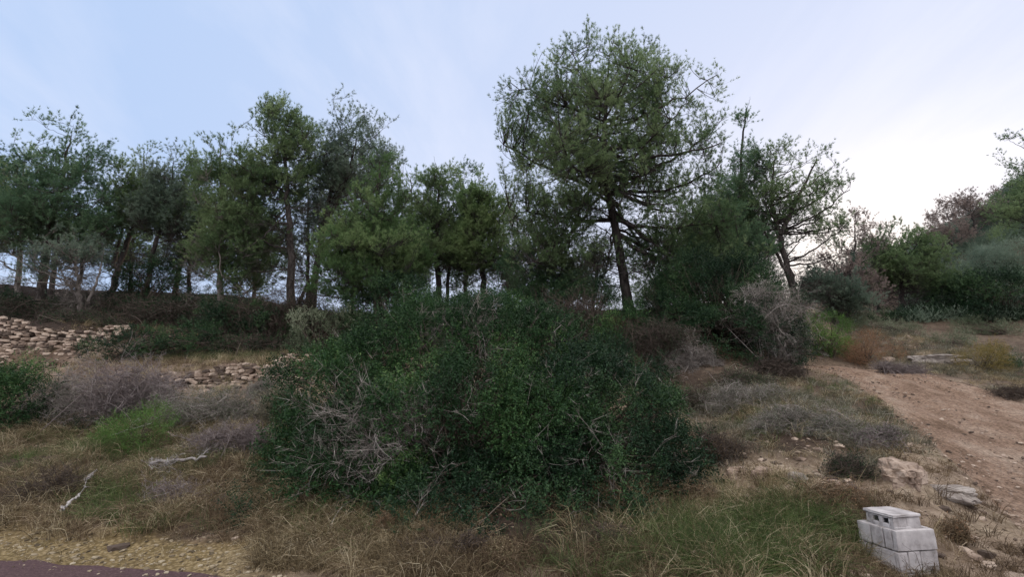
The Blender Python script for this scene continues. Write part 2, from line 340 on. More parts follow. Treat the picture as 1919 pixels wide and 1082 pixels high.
# ------------------------------------------------------------------ GROUND
def grow(a, b, s0, f):
    r = []; x = a; s = s0
    while x < b: s *= f; x += s; r.append(x)
    return np.array(r)
fx = np.arange(-13.5, 14.5, .075); fy = np.arange(3.2, 17, .075)
gx = np.r_[-grow(13.5, 900, .075, 1.12)[::-1], fx, grow(fx[-1], 900, .075, 1.12)]
gy = np.r_[3.2 - grow(0, 900, .075, 1.15)[::-1], fy, grow(fy[-1], 900, .075, 1.09)]
GX, GY = np.meshgrid(gx, gy); GZ = height(GX, GY)
itr = in_track(GX, GY)
GZ = GZ - .05 * sstep(-.02, .25, itr)
P3 = np.stack([GX, GY, GZ], -1); ppx, ppy = pix(P3)
def em(cx, cy, rx, ry): return np.clip(1.35 - np.hypot((ppx - cx) / rx, (ppy - cy) / ry), 0, 1)
rock = np.maximum.reduce([em(1690, 900, 62, 62), em(1430, 905, 90, 60), em(1540, 905, 80, 60) * .8, em(1350, 890, 60, 30) * .7, em(1790, 960, 80, 90) * .5, em(1850, 1020, 90, 70) * .5, em(1740, 675, 60, 14)])
e_ = GY - edge_y(GX)
verge = sstep(-.3, .0, e_) * sstep(.95, .55, e_ + .3 * vnoise(np.stack([GX, GY], -1), .8)) * sstep(-1.6, -2.8, GX)
nse = vnoise(np.stack([GX, GY], -1), .35) * .25
tint = .5 + .5 * np.clip(rock * (1 + nse), 0, 1) - .5 * verge
G2d = np.stack([GX, GY], -1)
P3[..., 2] += rock * .16 * (np.abs(vnoise(G2d + 3, .45)) + .5 * np.abs(vnoise(G2d + 8, .2)) - .35) * (sstep(.0, -.3, itr))
humus_shade = np.clip(.85 * em(1350, 735, 130, 45) + sstep(2.75, 3.3, GZ + .25 * vnoise(G2d, 1.2)) * (GX < 9) + .8 * em(1170, 650, 170, 90) + 1.0 * em(950, 960, 400, 110) * (GY > 4.9) + em(470, 640, 260, 34) * (GZ > 2.5) + (.75 + .3 * vnoise(G2d, .6)) * (GX < 1) * (e_ > .8 + .3 * vnoise(G2d, .5)) * (ppy > 760) + .5 * em(1500, 820, 190, 60) + .5 * (ppx > 1560) * (ppy < 745) * sstep(-.1, -.4, itr) + .5 * em(1450, 850, 130, 40), 0, 1) * (1 - rock)  # litter and mould mask, also darkening the soil for shade under pines and bush
mb = MB(); ny, nx = GX.shape
ii, jj = np.meshgrid(np.arange(ny - 1), np.arange(nx - 1), indexing='ij'); b = ii * nx + jj
mb.add(P3, np.stack([b, b + 1, b + nx + 1, b + nx], -1).reshape(-1, 4), tint, True)
gob = mb.build('ground', ground_mat()); ha = gob.data.attributes.new('humus_shade', 'FLOAT', 'POINT'); ha.data.foreach_set('value', humus_shade.ravel().astype(np.float32))
tag(gob, 'stony brown hillside with terraces rising from the road', kind='structure')

# dirt track sheet, draped
K = 160; J = 46
def resamp(P, k):
    d = np.r_[0, np.cumsum(np.linalg.norm(np.diff(P[:, :2], axis=0), axis=1))]; t = np.linspace(0, d[-1], k)
    return np.stack([np.interp(t, d, P[:, a]) for a in range(3)], -1)
def smooth(P, it=12):
    for _ in range(it): P[1:-1] = .25 * P[:-2] + .5 * P[1:-1] + .25 * P[2:]
    return P
L_, R_ = smooth(resamp(TL, K)), smooth(resamp(TR, K))
u = np.linspace(0, 1, J)[None, :, None]; TP = L_[:, None] * (1 - u) + R_[:, None] * u
jit = vnoise(TP[..., :2], .5) * .12; uu = u[..., 0]
TP[..., 0] += jit * ((uu < .03) | (uu > .97))
tz = height(TP[..., 0], TP[..., 1])
rut = -.055 * (np.exp(-((uu - .3) / .07) ** 2) + np.exp(-((uu - .68) / .07) ** 2)) + .02 * np.exp(-((uu - .5) / .12) ** 2)
edge = sstep(0, .06, uu) * sstep(1, .94, uu)
TP[..., 2] = tz + .02 * edge - .03 * (1 - edge) + rut * edge + .03 * fbm(TP[..., :2], .6, 5)
mb = MB(); ii, jj = np.meshgrid(np.arange(K - 1), np.arange(J - 1), indexing='ij'); b = ii * J + jj
mb.add(TP, np.stack([b, b + 1, b + J + 1, b + J], -1).reshape(-1, 4), None, True)
tag(mb.build('dirt_track', track_mat()), 'reddish brown dirt track climbing to the left past the concrete blocks', kind='structure')

# road sheet
xs = np.linspace(-60, 60, 900); vv = np.linspace(0, 1, 24)
RX, RV = np.meshgrid(xs, vv); far_e = edge_y(RX) + .07 * fbm(np.stack([RX, RX * 0], -1), .35, 5)
RY = far_e * (1 - RV) + (edge_y(RX) - 5.6) * RV
mb = MB(); ny, nx = RX.shape; ii, jj = np.meshgrid(np.arange(ny - 1), np.arange(nx - 1), indexing='ij'); b = ii * nx + jj
mb.add(np.stack([RX, RY, RX * 0 + .012], -1), np.stack([b, b + nx, b + nx + 1, b + 1], -1).reshape(-1, 4), None, True)
tag(mb.build('road', solid_mat('old_reddish_tarmac', [(.3, (.045, .024, .026)), (.5, (.085, .048, .05)), (.72, (.15, .10, .098))], 55, .85, .7, 120, 0, 10, .3, .01)),
    'dark reddish tarmac road at the foot of the bank', kind='structure')

# ------------------------------------------------------------------ stones
ICO = None
def ico():
    global ICO
    if ICO is None:
        bm = bmesh.new(); bmesh.ops.create_icosphere(bm, subdivisions=1, radius=1)
        ICO = (np.array([v.co[:] for v in bm.verts]), np.array([[v.index for v in f.verts] for f in bm.faces]))
        bm.free()
    return ICO
BOX = np.array([[x, y, z] for x in (-1, 1) for y in (-1, 1) for z in (-1, 1)], float)
BF = np.array([[0, 1, 3, 2], [4, 6, 7, 5], [0, 4, 5, 1], [2, 3, 7, 6], [0, 2, 6, 4], [1, 5, 7, 3]])
def stones(mb, P, Rr, flat=.6, tint=None, tilt=1.0):
    V0, F0 = ico(); n = len(P); nv = len(V0)
    sc = Rr[:, None] * np.stack([rng.uniform(.8, 1.35, n), rng.uniform(.6, 1.1, n), rng.uniform(.6, 1.1, n) * flat], -1)
    V = V0[None] * (1 + rng.uniform(-.28, .28, (n, nv, 1))) ; V = np.sign(V) * np.abs(V) ** .8
    V = V * sc[:, None]
    a = rng.uniform(0, 2 * pi, n); ca, sa = np.cos(a), np.sin(a)
    V = np.stack([V[..., 0] * ca[:, None] - V[..., 1] * sa[:, None], V[..., 0] * sa[:, None] + V[..., 1] * ca[:, None], V[..., 2]], -1)
    ti = rng.normal(0, .25 * tilt, n); ct, st = np.cos(ti), np.sin(ti)
    V = np.stack([V[..., 0] * ct[:, None] - V[..., 2] * st[:, None], V[..., 1], V[..., 0] * st[:, None] + V[..., 2] * ct[:, None]], -1)
    V = V + P[:, None]
    Fc = (F0[None] + (np.arange(n) * nv)[:, None, None]).reshape(-1, 3)
    mb.add(V, Fc, np.repeat(rng.random(n) if tint is None else tint, nv))
def scatter(n, x0, x1, y0, y1, mask=None, dens=None):
    x = rng.uniform(x0, x1, n); y = rng.uniform(y0, y1, n); z = height(x, y)
    P = np.stack([x, y, z], -1); k = in_track(x, y) < 0
    if mask is not None:
        px, py = pix(P); k &= mask(px, py, P)
    return P[k]
# gravel of the verge, loose stones of the banks, pebbles on the track
def m_verge(px, py, P):
    e = P[:, 1] - edge_y(P[:, 0]); return (e > -.16) & ((e > .03) | (rng.random(len(P)) < .3)) & (e < .8 + .3 * vnoise(P[:, :2], .8)) & (P[:, 0] < -1.9) & (rng.random(len(P)) < .45 + .5 * vnoise(P[:, :2], .4) + .3)
P = scatter(34000, -11, 1.6, 3.3, 7.6, m_verge); r = .006 + .024 * rng.random(len(P)) ** 4
mb = MB(); stones(mb, P + np.c_[r * 0, r * 0, r * .15 + .012 * (P[:, 1] < edge_y(P[:, 0]) + .04)], r, .5)
tag(mb.build('gravel', solid_mat('verge_pebbles', [(.2, (.09, .07, .045)), (.5, (.25, .2, .13)), (.85, (.42, .36, .26))], 3, .95, .3, 40, .9)), 'pale ochre stone chips covering the verge beside the tarmac', kind='stuff')
def m_bank(px, py, P):
    w_ = ((px > 1230) & (px < 1960) & (py > 790)) * .9 + ((px > 1560) & (py < 700) & (py > 600)) * .5 + (px < 600) * .12 + ((px > 1320) & (px < 1640) & (py > 860) & (py < 950)) * .8 + (np.hypot((px - 1430) / 80, (py - 920) / 60) < 1) * .6
    return (P[:, 1] > edge_y(P[:, 0]) + .35) & (rng.random(len(P)) < w_ * (.35 + .8 * np.clip(vnoise(P[:, :2], .7) + .35, 0, 1)))
P = scatter(26000, -11, 15, 3.9, 17, m_bank); r = .010 + .07 * rng.random(len(P)) ** 5
mb = MB(); stones(mb, P, r, .6)
tag(mb.build('loose_rubble', STONE), 'loose limestone rubble strewn over the eroded bank', kind='stuff')
x = rng.uniform(4, 13, 26000); y = rng.uniform(4, 15, 26000); k = in_track(x, y) > .02; x, y = x[k], y[k]; edgew = np.exp(-in_track(x, y) / .35); k = rng.random(len(x)) < .25 + .75 * edgew; x, y = x[k], y[k]
r = .006 + .03 * rng.random(len(x)) ** 5; mb = MB(); stones(mb, np.stack([x, y, height(x, y) + .015], -1), r, .6)
tag(mb.build('track_pebbles', STONE), 'small pale pebbles lying on the dirt track', kind='stuff')

# dry-stone terrace walls: courses of flat irregular stones laid against the bank
def dry_wall(name, A, B, h0, h1, label, sz=.13, lean=.45, ragged=.5):
    A = np.array(A[:2]); B = np.array(B[:2]); Ln = np.linalg.norm(B - A); d = (B - A) / Ln; nrm = np.array([d[1], -d[0]])
    if nrm[1] > 0: nrm = -nrm
    mb = MB(); z = 0.0; row = 0; Vs = []; 
    hmax = max(h0, h1) + .1
    while z < hmax:
        th = sz * rng.uniform(.5, .95); s = rng.uniform(0, .2)
        while s < Ln:
            wd = sz * rng.uniform(.8, 2.3); t = (s + wd / 2) / Ln; hh = (h0 * (1 - t) + h1 * t) * (1 + ragged * .5 * vnoise(np.array([[s, 3.3]]), .7)[0])
            if z < hh and rng.random() > .05:
                q = A + d * (s + wd / 2); off = (hh - z) * lean + rng.normal(0, .03)
                q2 = q + nrm * off; base = float(height(q[0] + nrm[0] * hh * lean, q[1] + nrm[1] * hh * lean)) - .12
                c = np.array([q2[0], q2[1], base + z + th / 2])
                V0, F0 = ico(); V = np.sign(V0) * np.abs(V0) ** .42 * (1 + rng.uniform(-.3, .12, (len(V0), 1)))
                V = V * np.array([wd / 2 * 1.02, sz * .75, th / 2 * 1.05])
                a = math.atan2(d[1], d[0]) + rng.normal(0, .2); ti = rng.normal(0, .16)
                V = np.c_[V[:, 0] * cos(ti) - V[:, 2] * sin(ti), V[:, 1], V[:, 0] * sin(ti) + V[:, 2] * cos(ti)]
                V = np.c_[V[:, 0] * cos(a) - V[:, 1] * sin(a), V[:, 0] * sin(a) + V[:, 1] * cos(a), V[:, 2]] + c
                mb.add(V, F0, np.full(len(V0), rng.random()))
            s += wd
        z += th * .98; row += 1
    # fallen stones at the foot
    k = int(Ln * 14); t = rng.random(k); q = A + np.outer(t, B - A) + nrm * (max(h0, h1) * lean + .1 + np.abs(rng.normal(0, .25, k)))[:, None]
    stones(mb, np.c_[q, height(q[:, 0], q[:, 1]) + .02], .03 + .06 * rng.random(k) ** 2, .6)
    stones_top = A + np.outer(rng.random(k), B - A) - nrm * np.abs(rng.normal(0, .15, k))[:, None]
    stones(mb, np.c_[stones_top, height(stones_top[:, 0], stones_top[:, 1]) + .02], .03 + .05 * rng.random(k) ** 2, .55)
    o_ = (*A, float(height(A[0], A[1])))
    ob = mb.build(name, STONE, None, o_)
    return tag(ob, label, 'dry-stone wall', 'crumbling dry-stone terrace walls')
dry_wall('terrace_wall', at(-90, 640, 14.3), at(228, 640, 14.2), .95, .75, 'upper crumbling dry-stone terrace wall on the left below the dark earth bank', .115, .5, .35)
dry_wall('terrace_wall', at(285, 712, 10.9), at(508, 706, 10.9), .55, .5, 'lower broken dry-stone terrace wall beneath the grassy ledge', .095, .7, .5)
dry_wall('terrace_wall', at(510, 702, 10.75), at(580, 702, 10.85), .75, .85, 'short pinkish dry-stone wall corner touching the big leafy bush', .10, .35, .3)

# ------------------------------------------------------------------ PINES
TW = 1.2
def mpp(px, py, Y):
    a, b, c = at(px, py, Y), at(px + 1, py, Y), at(px, py - 1, Y)
    return np.linalg.norm(b - a), np.linalg.norm(c - a)
def pine(name, base, trunk, blobs, Y, label, mat='mid', r0=.16, n_limbs=34, n_twig=600, tuft=5, group=None, dead=14, needle=.085, nw=.011, bark=None, gap=.0, forks=None, ground_z=None, hmin=.25, thick=1.0):
    """trunk: pixel polyline at distance Y; blobs: (px, py, rx, ry[, dY, weight]) in pixels at distance Y."""
    TP_ = np.array([at(a, b, Y) for a, b in trunk])
    bx = TP_[0, :2].copy(); gz = float(height(bx[0], bx[1])); TP_[0, 2] = min(TP_[0, 2], gz) - .1; o = np.array([bx[0], bx[1], gz])
    d = np.r_[0, np.cumsum(np.linalg.norm(np.diff(TP_, axis=0), axis=1))]; t = np.linspace(0, d[-1], 26)
    T = smooth(np.stack([np.interp(t, d, TP_[:, a]) for a in range(3)], -1), 6)
    T[1:-1] += rng.normal(0, .02, (24, 3)); T[:, 1] += .15 * np.sin(np.linspace(0, 4, 26) + rng.random() * 6) * np.linspace(0, 1, 26)
    wood = MB(); tt = np.linspace(0, 1, 26); TR_ = r0 * (1 - tt) ** .75 + .012; TR_[0] *= 1.35; TR_[1] *= 1.1
    tubes(wood, T[None], TR_[None], 9)
    C = []; Rr = []; Wt = []
    for bl in blobs:
        px, py, rx, ry = bl[:4]; dY = bl[4] if len(bl) > 4 else 0; wt = bl[5] if len(bl) > 5 else 1
        c = at(px, py, Y + dY); a, b_ = mpp(px, py, Y + dY); C.append(c); Rr.append((rx * a, rx * a * .95 if rx * a > 1 else rx * a, ry * b_)); Wt.append(rx * rx * ry * wt)
    C = np.array(C); Rr = np.array(Rr); Wt = np.array(Wt, float); Wt = Wt ** .85; Wt /= Wt.sum()
    def samp(n):
        k = rng.choice(len(C), n, p=Wt); u_ = rv(n) * (rng.random(n) ** .42)[:, None]; return C[k] + u_ * Rr[k] * 1.12 * (1 + .2 * vnoise(u_ * 1.6 + C[k], 1.0))[:, None]
    sd_ = rng.random(3) * 50
    n_twig = int(n_twig * TW); P = samp(int(n_twig * 1.5)); q = vnoise(P + sd_, .55) * .7 + vnoise(P + sd_ + 9, 1.3) * .5
    q = q - .45 * (P[:, 2] - P[:, 2].mean()) / max(P[:, 2].std() * 2, .1)      # thinner towards the top
    P = P[np.argsort(-q + rng.normal(0, .2, len(P)))[:n_twig]]
    # limbs: spread targets
    cand = samp(n_limbs * 6); sel = [0]; dm = np.linalg.norm(cand - cand[0], axis=1)
    for _ in range(n_limbs - 1): i = int(np.argmax(dm)); sel.append(i); dm = np.minimum(dm, np.linalg.norm(cand - cand[i], axis=1))
    LT = cand[sel]
    Tz = T[:, 2]; H = Tz[-1] - Tz[0]
    hz = np.linalg.norm(LT[:, :2] - np.array([np.interp(LT[:, 2], Tz, T[:, 0]), np.interp(LT[:, 2], Tz, T[:, 1])]).T, axis=1)
    za = np.minimum(np.maximum(LT[:, 2] - hz * rng.uniform(.25, .75, n_limbs), Tz[0] + H * (hmin + .38 * rng.random(n_limbs) ** 1.5)), Tz[-1] - .1)
    LA = np.stack([np.interp(za, Tz, T[:, 0]), np.interp(za, Tz, T[:, 1]), za], -1)
    ln = np.linalg.norm(LT - LA, axis=1)
    LC = LA * .5 + LT * .5 + np.c_[np.zeros((n_limbs, 2)), -.12 * ln] + rng.normal(0, .06, (n_limbs, 3)) * ln[:, None]
    LK = 12; LP = bez(LA, LC, LT, LK); LP[:, 2:-1] += rng.normal(0, .012, (n_limbs, LK - 3, 3)) * ln[:, None, None]
    rt = np.interp(za, Tz, TR_); rl = np.clip(np.minimum(rt * .5, .010 + .0105 * ln), .010, .2) * thick
    tubes(wood, LP, rl[:, None] * np.linspace(1, .25, LK)[None] ** .9, 5)
    # boughs: from limbs to twig targets
    SP = LP[:, 3:].reshape(-1, 3); SP = np.r_[SP, T[14:]]
    dd = np.linalg.norm(P[:, None] - SP[None], axis=-1) + .5 * np.maximum(0, SP[None, :, 2] - P[:, None, 2]); j = np.argmin(dd, 1); A = SP[j]
    n = len(P); l2 = np.linalg.norm(P - A, axis=1)
    Cc = A * .5 + P * .5 + np.c_[np.zeros((n, 2)), -.1 * l2] + rng.normal(0, .09, (n, 3)) * l2[:, None]
    BP = bez(A, Cc, P, 7); tubes(wood, BP, (.004 + .006 * np.clip(l2, 0, 1.5))[:, None] * np.linspace(1, .4, 7)[None] * thick, 3)
    # twiglets with needle tufts
    m = 6; s = rng.uniform(.35, 1, (n, m)); idx = np.clip((s * 6).astype(int), 0, 5); fr = (s * 6 - idx)[..., None]
    a0 = BP[np.arange(n)[:, None], idx] * (1 - fr) + BP[np.arange(n)[:, None], idx + 1] * fr
    bd = unit(P - A)[:, None]; dr = unit(bd * .5 + np.array([0, 0, .75]) + rng.normal(0, .42, (n, m, 3)))
    tl = rng.uniform(.16, .5, (n, m, 1)) * (needle / .085)
    a0 = a0.reshape(-1, 3); dr = dr.reshape(-1, 3); tl = tl.reshape(-1, 1); b0 = a0 + dr * tl
    W3 = bez(a0, (a0 + b0) / 2 + rng.normal(0, .02, a0.shape) - [0, 0, .02], b0, 4); ribbons(wood, W3, np.full(len(a0), .009))
    ct = np.repeat(.5 + .5 * vnoise(P + sd_, .9) + rng.normal(0, .1, n), m)
    fol = MB(); nn = len(a0)
    for k in range(tuft - 1):
        u_ = rng.uniform(.5, 1.05, (nn, 1)) if k else np.ones((nn, 1)); pos = a0 + dr * tl * u_ + rng.normal(0, .012, (nn, 3))
        ns = 9; pd = np.repeat(pos, ns, 0); dn = unit(np.repeat(dr, ns, 0) * .85 + rng.normal(0, .5, (nn * ns, 3)))
        needles(fol, pd, dn, rng.uniform(.7, 1.25, nn * ns) * needle, np.full(nn * ns, nw * .8), np.clip(np.repeat(ct, ns) + rng.normal(0, .13, nn * ns), 0, 1))
    # bare dead side branches low on the trunk
    if dead:
        dead = int(dead * 2.4); zb = rng.uniform(Tz[0] + H * .10, Tz[0] + H * .62, dead); A = np.stack([np.interp(zb, Tz, T[:, 0]), np.interp(zb, Tz, T[:, 1]), zb], -1)
        an = rng.uniform(0, 2 * pi, dead); l = rng.uniform(.5, 1.5, dead) * (H / 8)
        B = A + np.stack([np.cos(an) * l, np.sin(an) * l, rng.normal(.02, .25, dead) * l], -1)
        DP = bez(A, (A + B) / 2 + rng.normal(0, .12, A.shape) + [0, 0, .08], B, 8); tubes(wood, DP, (.005 + .006 * l)[:, None] * np.linspace(1, .3, 8)[None] * thick, 4)
        k2 = 14; s_ = rng.integers(2, 8, (dead, k2)); a1 = DP[np.arange(dead)[:, None], s_].reshape(-1, 3); d1 = np.repeat(unit(B - A), k2, 0)
        b1 = a1 + unit(d1 + rng.normal(0, .6, a1.shape)) * rng.uniform(.2, .6, (len(a1), 1))
        X = bez(a1, (a1 + b1) / 2 + rng.normal(0, .05, a1.shape), b1, 6); ribbons(wood, X, np.full(len(a1), .011))
        a2 = np.repeat(X[:, 3], 4, 0); b2 = a2 + unit(np.repeat(b1 - a1, 4, 0) + rng.normal(0, .25, a2.shape)) * rng.uniform(.1, .3, (len(a2), 1))
        ribbons(wood, bez(a2, (a2 + b2) / 2, b2, 4), np.full(len(a2), .009))
    if forks:
        for f_ in forks:
            q = np.array([at(a, b, Y) for a, b in f_]); q = smooth(resamp3(q, 16), 4); q[1:-1] += rng.normal(0, .015, (14, 3))
            gz2 = float(height(q[0, 0], q[0, 1]))
            if q[0, 2] < gz2 + .5: q[0, 2] = gz2 - .1
            tubes(wood, q[None], (r0 * .7 * np.linspace(1, .25, 16))[None], 7)
    r = root(name, o, label, 'tree', group)
    wood.build('trunk', bark or BARK, r, o); fol.build('crown', PINE[mat], r, o)
    return r
def resamp3(P, k):
    d = np.r_[0, np.cumsum(np.linalg.norm(np.diff(P, axis=0), axis=1))]; t = np.linspace(0, d[-1], k)
    return np.stack([np.interp(t, d, P[:, a]) for a in range(3)], -1)
G1 = 'pines standing along the upper terrace'
pine('pine_tree', None, [(1182, 590), (1168, 510), (1152, 430), (1138, 345), (1132, 260), (1135, 160), (1140, 110)],
     [(1115, 130, 85, 70), (1225, 135, 62, 65), (1000, 230, 68, 88), (1120, 215, 130, 105, -.6), (1200, 220, 110, 100, .8), (1305, 235, 55, 100), (985, 330, 55, 50), (1090, 330, 120, 60, -.8),
      (1230, 330, 120, 60, .4), (1040, 415, 90, 45, 0, 1.2), (1010, 470, 60, 50, 0, 1), (1060, 500, 60, 40, 0, .7), (1275, 425, 110, 50), (1330, 480, 80, 50, 0, .8), (1110, 480, 75, 40, .4, .8), (1235, 480, 75, 40, .4, .8), (1230, 500, 60, 30, 0, .8), (1110, 260, 150, 90, 1.5), (1235, 80, 20, 28), (1050, 105, 35, 40), (965, 190, 32, 40)],
     13, 'tallest pine, towering above all the others with a broad open crown', 'mid', .135, 64, 2150, 6, None, 30, .085, .011, hmin=.3, thick=1.3)
pine('pine_tree', None, [(75, 590), (85, 500), (98, 420), (115, 330), (125, 250)], [(115, 290, 60, 65), (170, 330, 45, 60), (80, 340, 60, 60), (130, 400, 80, 55), (60, 420, 60, 45), (175, 440, 45, 30)],
     17.5, 'dense rounded dark pine with twin trunks near the left edge', 'dark', .15, 34, 640, 6, G1, 12, .10, .016, forks=[[(95, 590), (100, 500), (112, 430), (150, 360)]])
pine('pine_tree', None, [(28, 600), (38, 500), (48, 400), (40, 300)], [(20, 350, 45, 70), (-40, 360, 60, 80), (45, 430, 50, 50), (-20, 440, 50, 40)],
     18.5, 'pine cut off by the left edge, with a thin pale trunk', 'mid', .1, 24, 420, 6, G1, 10, .10, .016, bark=BARKP)
pine('pine_tree', None, [(205, 565), (228, 480), (252, 415), (262, 340), (268, 290)], [(262, 330, 38, 55), (245, 390, 45, 45), (290, 400, 35, 35), (225, 330, 22, 30)],
     18.5, 'slim pine leaning right, left of a group of thin trunks', 'mid', .11, 22, 330, 6, G1, 14, .10, .015, forks=[[(212, 500), (225, 450), (232, 400)]])
pine('pine_tree', None, [(268, 590), (282, 500), (300, 420), (318, 340), (322, 300)], [(322, 330, 40, 50), (300, 390, 45, 50), (345, 400, 40, 50)],
     18, 'slim straight pine, second of the thin trunks left of centre', 'blue', .1, 22, 330, 6, G1, 18, .10, .015)
pine('pine_tree', None, [(322, 575), (340, 500), (358, 430), (370, 340)], [(370, 340, 35, 55), (350, 420, 45, 45), (385, 470, 35, 40, 0, .6)],
     18.5, 'thin sparse pine leaning right with a ragged lower crown', 'mid', .095, 22, 280, 6, G1, 18, .10, .015)
pine('pine_tree', None, [(413, 620), (415, 520), (418, 430), (415, 340), (412, 270)], [(408, 300, 38, 50), (425, 370, 55, 60), (455, 440, 60, 70), (395, 450, 35, 50), (450, 520, 50, 45, 0, .7)],
     16.3, 'pine with a pale straight trunk and a heavy crown hanging to its right', 'mid', .105, 30, 560, 6, G1, 12, .095, .015, bark=BARKP)
pine('pine_tree', None, [(545, 615), (546, 520), (544, 430), (540, 330), (530, 240)], [(525, 240, 48, 40), (480, 300, 60, 55), (520, 340, 60, 60), (465, 380, 50, 60), (560, 290, 45, 60), (490, 460, 45, 50, 0, .6)],
     15.8, 'tall pine with a long dark trunk visible through its crown', 'mid', .145, 34, 640, 6, G1, 26, .095, .014)
pine('pine_tree', None, [(583, 610), (590, 520), (605, 440), (625, 340), (640, 240)], [(635, 235, 38, 48), (690, 270, 45, 50), (620, 320, 50, 60), (720, 310, 32, 40), (600, 400, 35, 60, 0, .7), (660, 330, 60, 50)],
     17, 'tall pine with a loose see-through top and forked stems', 'blue', .13, 36, 520, 5, G1, 20, .10, .014, forks=[[(597, 500), (560, 560), (565, 600)][::-1], [(610, 420), (650, 340), (668, 260)], [(600, 470), (680, 400), (720, 320)]])
pine('pine_tree', None, [(712, 640), (708, 540), (705, 430), (708, 340), (710, 300)], [(708, 335, 42, 48), (720, 390, 60, 50), (670, 420, 60, 50), (740, 440, 60, 50), (640, 470, 45, 35), (700, 480, 100, 45), (680, 540, 95, 35, 0, .7), (760, 520, 50, 50)],
     13.8, 'bright green cone-shaped pine with foliage down to the shrubs', 'yellow', .15, 50, 900, 6, G1, 26, .085, .013, bark=BARK, hmin=.12)
pine('pine_tree', None, [(821, 590), (822, 520), (820, 440), (822, 360), (826, 320)], [(828, 335, 35, 38), (800, 390, 45, 45), (845, 410, 45, 50), (800, 460, 50, 45), (850, 480, 45, 40, 0, .7)],
     16.3, 'rounded pine with two slim dark trunks behind the big bush', 'mid', .11, 30, 480, 6, G1, 18, .095, .015, forks=[[(838, 590), (838, 520), (845, 440), (850, 380)]])
pine('pine_tree', None, [(908, 590), (906, 520), (900, 440), (896, 360)], [(885, 370, 35, 45), (905, 420, 42, 50), (880, 470, 40, 50), (915, 490, 35, 45, 0, .7), (930, 400, 30, 30)],
     15.6, 'bushy pine in the gap left of the tallest pine', 'yellow', .11, 28, 430, 6, G1, 16, .09, .015)
pine('pine_tree', None, [(955, 590), (950, 520), (944, 440), (940, 380)], [(945, 400, 25, 40), (950, 460, 30, 45), (960, 520, 35, 40)],
     19, 'thin distant pine with pinkish sky showing through its sparse crown', 'brown', .08, 20, 130, 5, G1, 14, .1, .014)
pine('pine_tree', None, [(1012, 600), (1015, 540), (1010, 480), (1005, 430)], [(1000, 450, 45, 40), (1040, 500, 55, 45), (975, 520, 45, 45), (1030, 560, 60, 30), (1090, 540, 40, 35, 0, .7)],
     14.6, 'young dark pine tucked under the left boughs of the tallest pine', 'dark', .08, 26, 330, 6, None, 14, .085, .013)
for (x0, y0, xt, yt, Y, bl, lb, mt) in [
    (145, 560, 160, 380, 22, [(165, 400, 40, 45), (140, 460, 45, 40), (190, 480, 40, 30)], 'distant pine showing right of the twin trunks', 'blue'),
    (245, 565, 235, 400, 23, [(235, 420, 35, 40), (260, 470, 40, 40), (215, 490, 35, 30)], 'distant pine showing between the first two thin leaning trunks', 'mid'),
    (355, 565, 350, 380, 22, [(350, 400, 40, 45), (330, 470, 45, 40), (380, 490, 40, 35)], 'distant pine behind the thin sparse pine', 'blue'),
    (475, 590, 478, 330, 21, [(478, 350, 45, 55), (460, 430, 50, 50), (500, 490, 45, 45)], 'distant pine filling the gap left of the long dark trunk', 'mid'),
    (575, 600, 578, 300, 21, [(575, 320, 40, 55), (590, 410, 45, 50), (560, 480, 35, 45)], 'distant pine between the long dark trunk and the forked pine', 'blue'),
    (660, 600, 668, 260, 20.5, [(680, 260, 40, 50), (650, 340, 50, 50), (690, 400, 50, 50)], 'distant pine rising behind the top of the cone-shaped pine', 'mid'),
    (765, 590, 770, 330, 21, [(775, 350, 38, 45), (760, 420, 45, 50), (780, 500, 40, 40)], 'distant pine between the cone-shaped pine and the two slim trunks', 'mid'),
    (872, 590, 868, 340, 20, [(868, 360, 38, 42), (880, 430, 40, 50), (860, 510, 35, 40)], 'distant pine right of the two slim trunks', 'dark'),
    (1110, 590, 1115, 470, 21, [(1110, 500, 50, 35), (1080, 540, 45, 30), (1130, 560, 45, 25)], 'distant low pine seen left of the tallest trunk', 'blue'),
    (1232, 590, 1236, 480, 20, [(1235, 510, 50, 35), (1260, 550, 45, 30), (1215, 560, 40, 25)], 'distant low pine seen right of the tallest trunk', 'mid'),
    (1560, 590, 1565, 500, 24, [(1560, 520, 40, 30), (1585, 550, 40, 25), (1530, 550, 30, 25)], 'distant small pine behind the bend of the track', 'blue'),
    (1645, 590, 1640, 440, 25, [(1640, 460, 35, 30), (1665, 480, 35, 30), (1625, 500, 30, 30)], 'distant pine between the thin pinkish pine and the spreading pine', 'brown'),
    (1740, 585, 1742, 470, 25, [(1740, 500, 40, 25), (1765, 530, 40, 25), (1720, 540, 30, 20)], 'distant pine left of the wooded hill top', 'blue')]:
    pine('pine_tree', None, [(x0, y0), ((x0 + xt) / 2 + 3, (y0 + yt) / 2), (xt, yt)], bl, Y, lb, mt, .085, 22, 190, 5, 'distant pines behind the front row', 12, .10, .016, hmin=.15)
G2 = 'pines on the slope beside the dirt track'
pine('pine_tree', None, [(1385, 600), (1388, 480), (1390, 380), (1392, 290), (1400, 200)], [(1403, 205, 24, 32, 0, 1.3), (1390, 260, 20, 40, 0, 1.3), (1395, 330, 50, 45), (1360, 400, 55, 60), (1410, 430, 55, 60)],
     16, 'narrow pine whose slender wispy tip rises above the dark crown', 'dark', .1, 34, 560, 5, G2, 10, .09, .014)
pine('pine_tree', None, [(1345, 610), (1340, 530), (1335, 450), (1335, 400)], [(1340, 430, 60, 50), (1300, 480, 70, 45), (1385, 490, 60, 55), (1340, 530, 80, 35)],
     14.6, 'low dense pine filling the space right of the tallest trunk', 'dark', .12, 34, 620, 6, G2, 16, .085, .014)
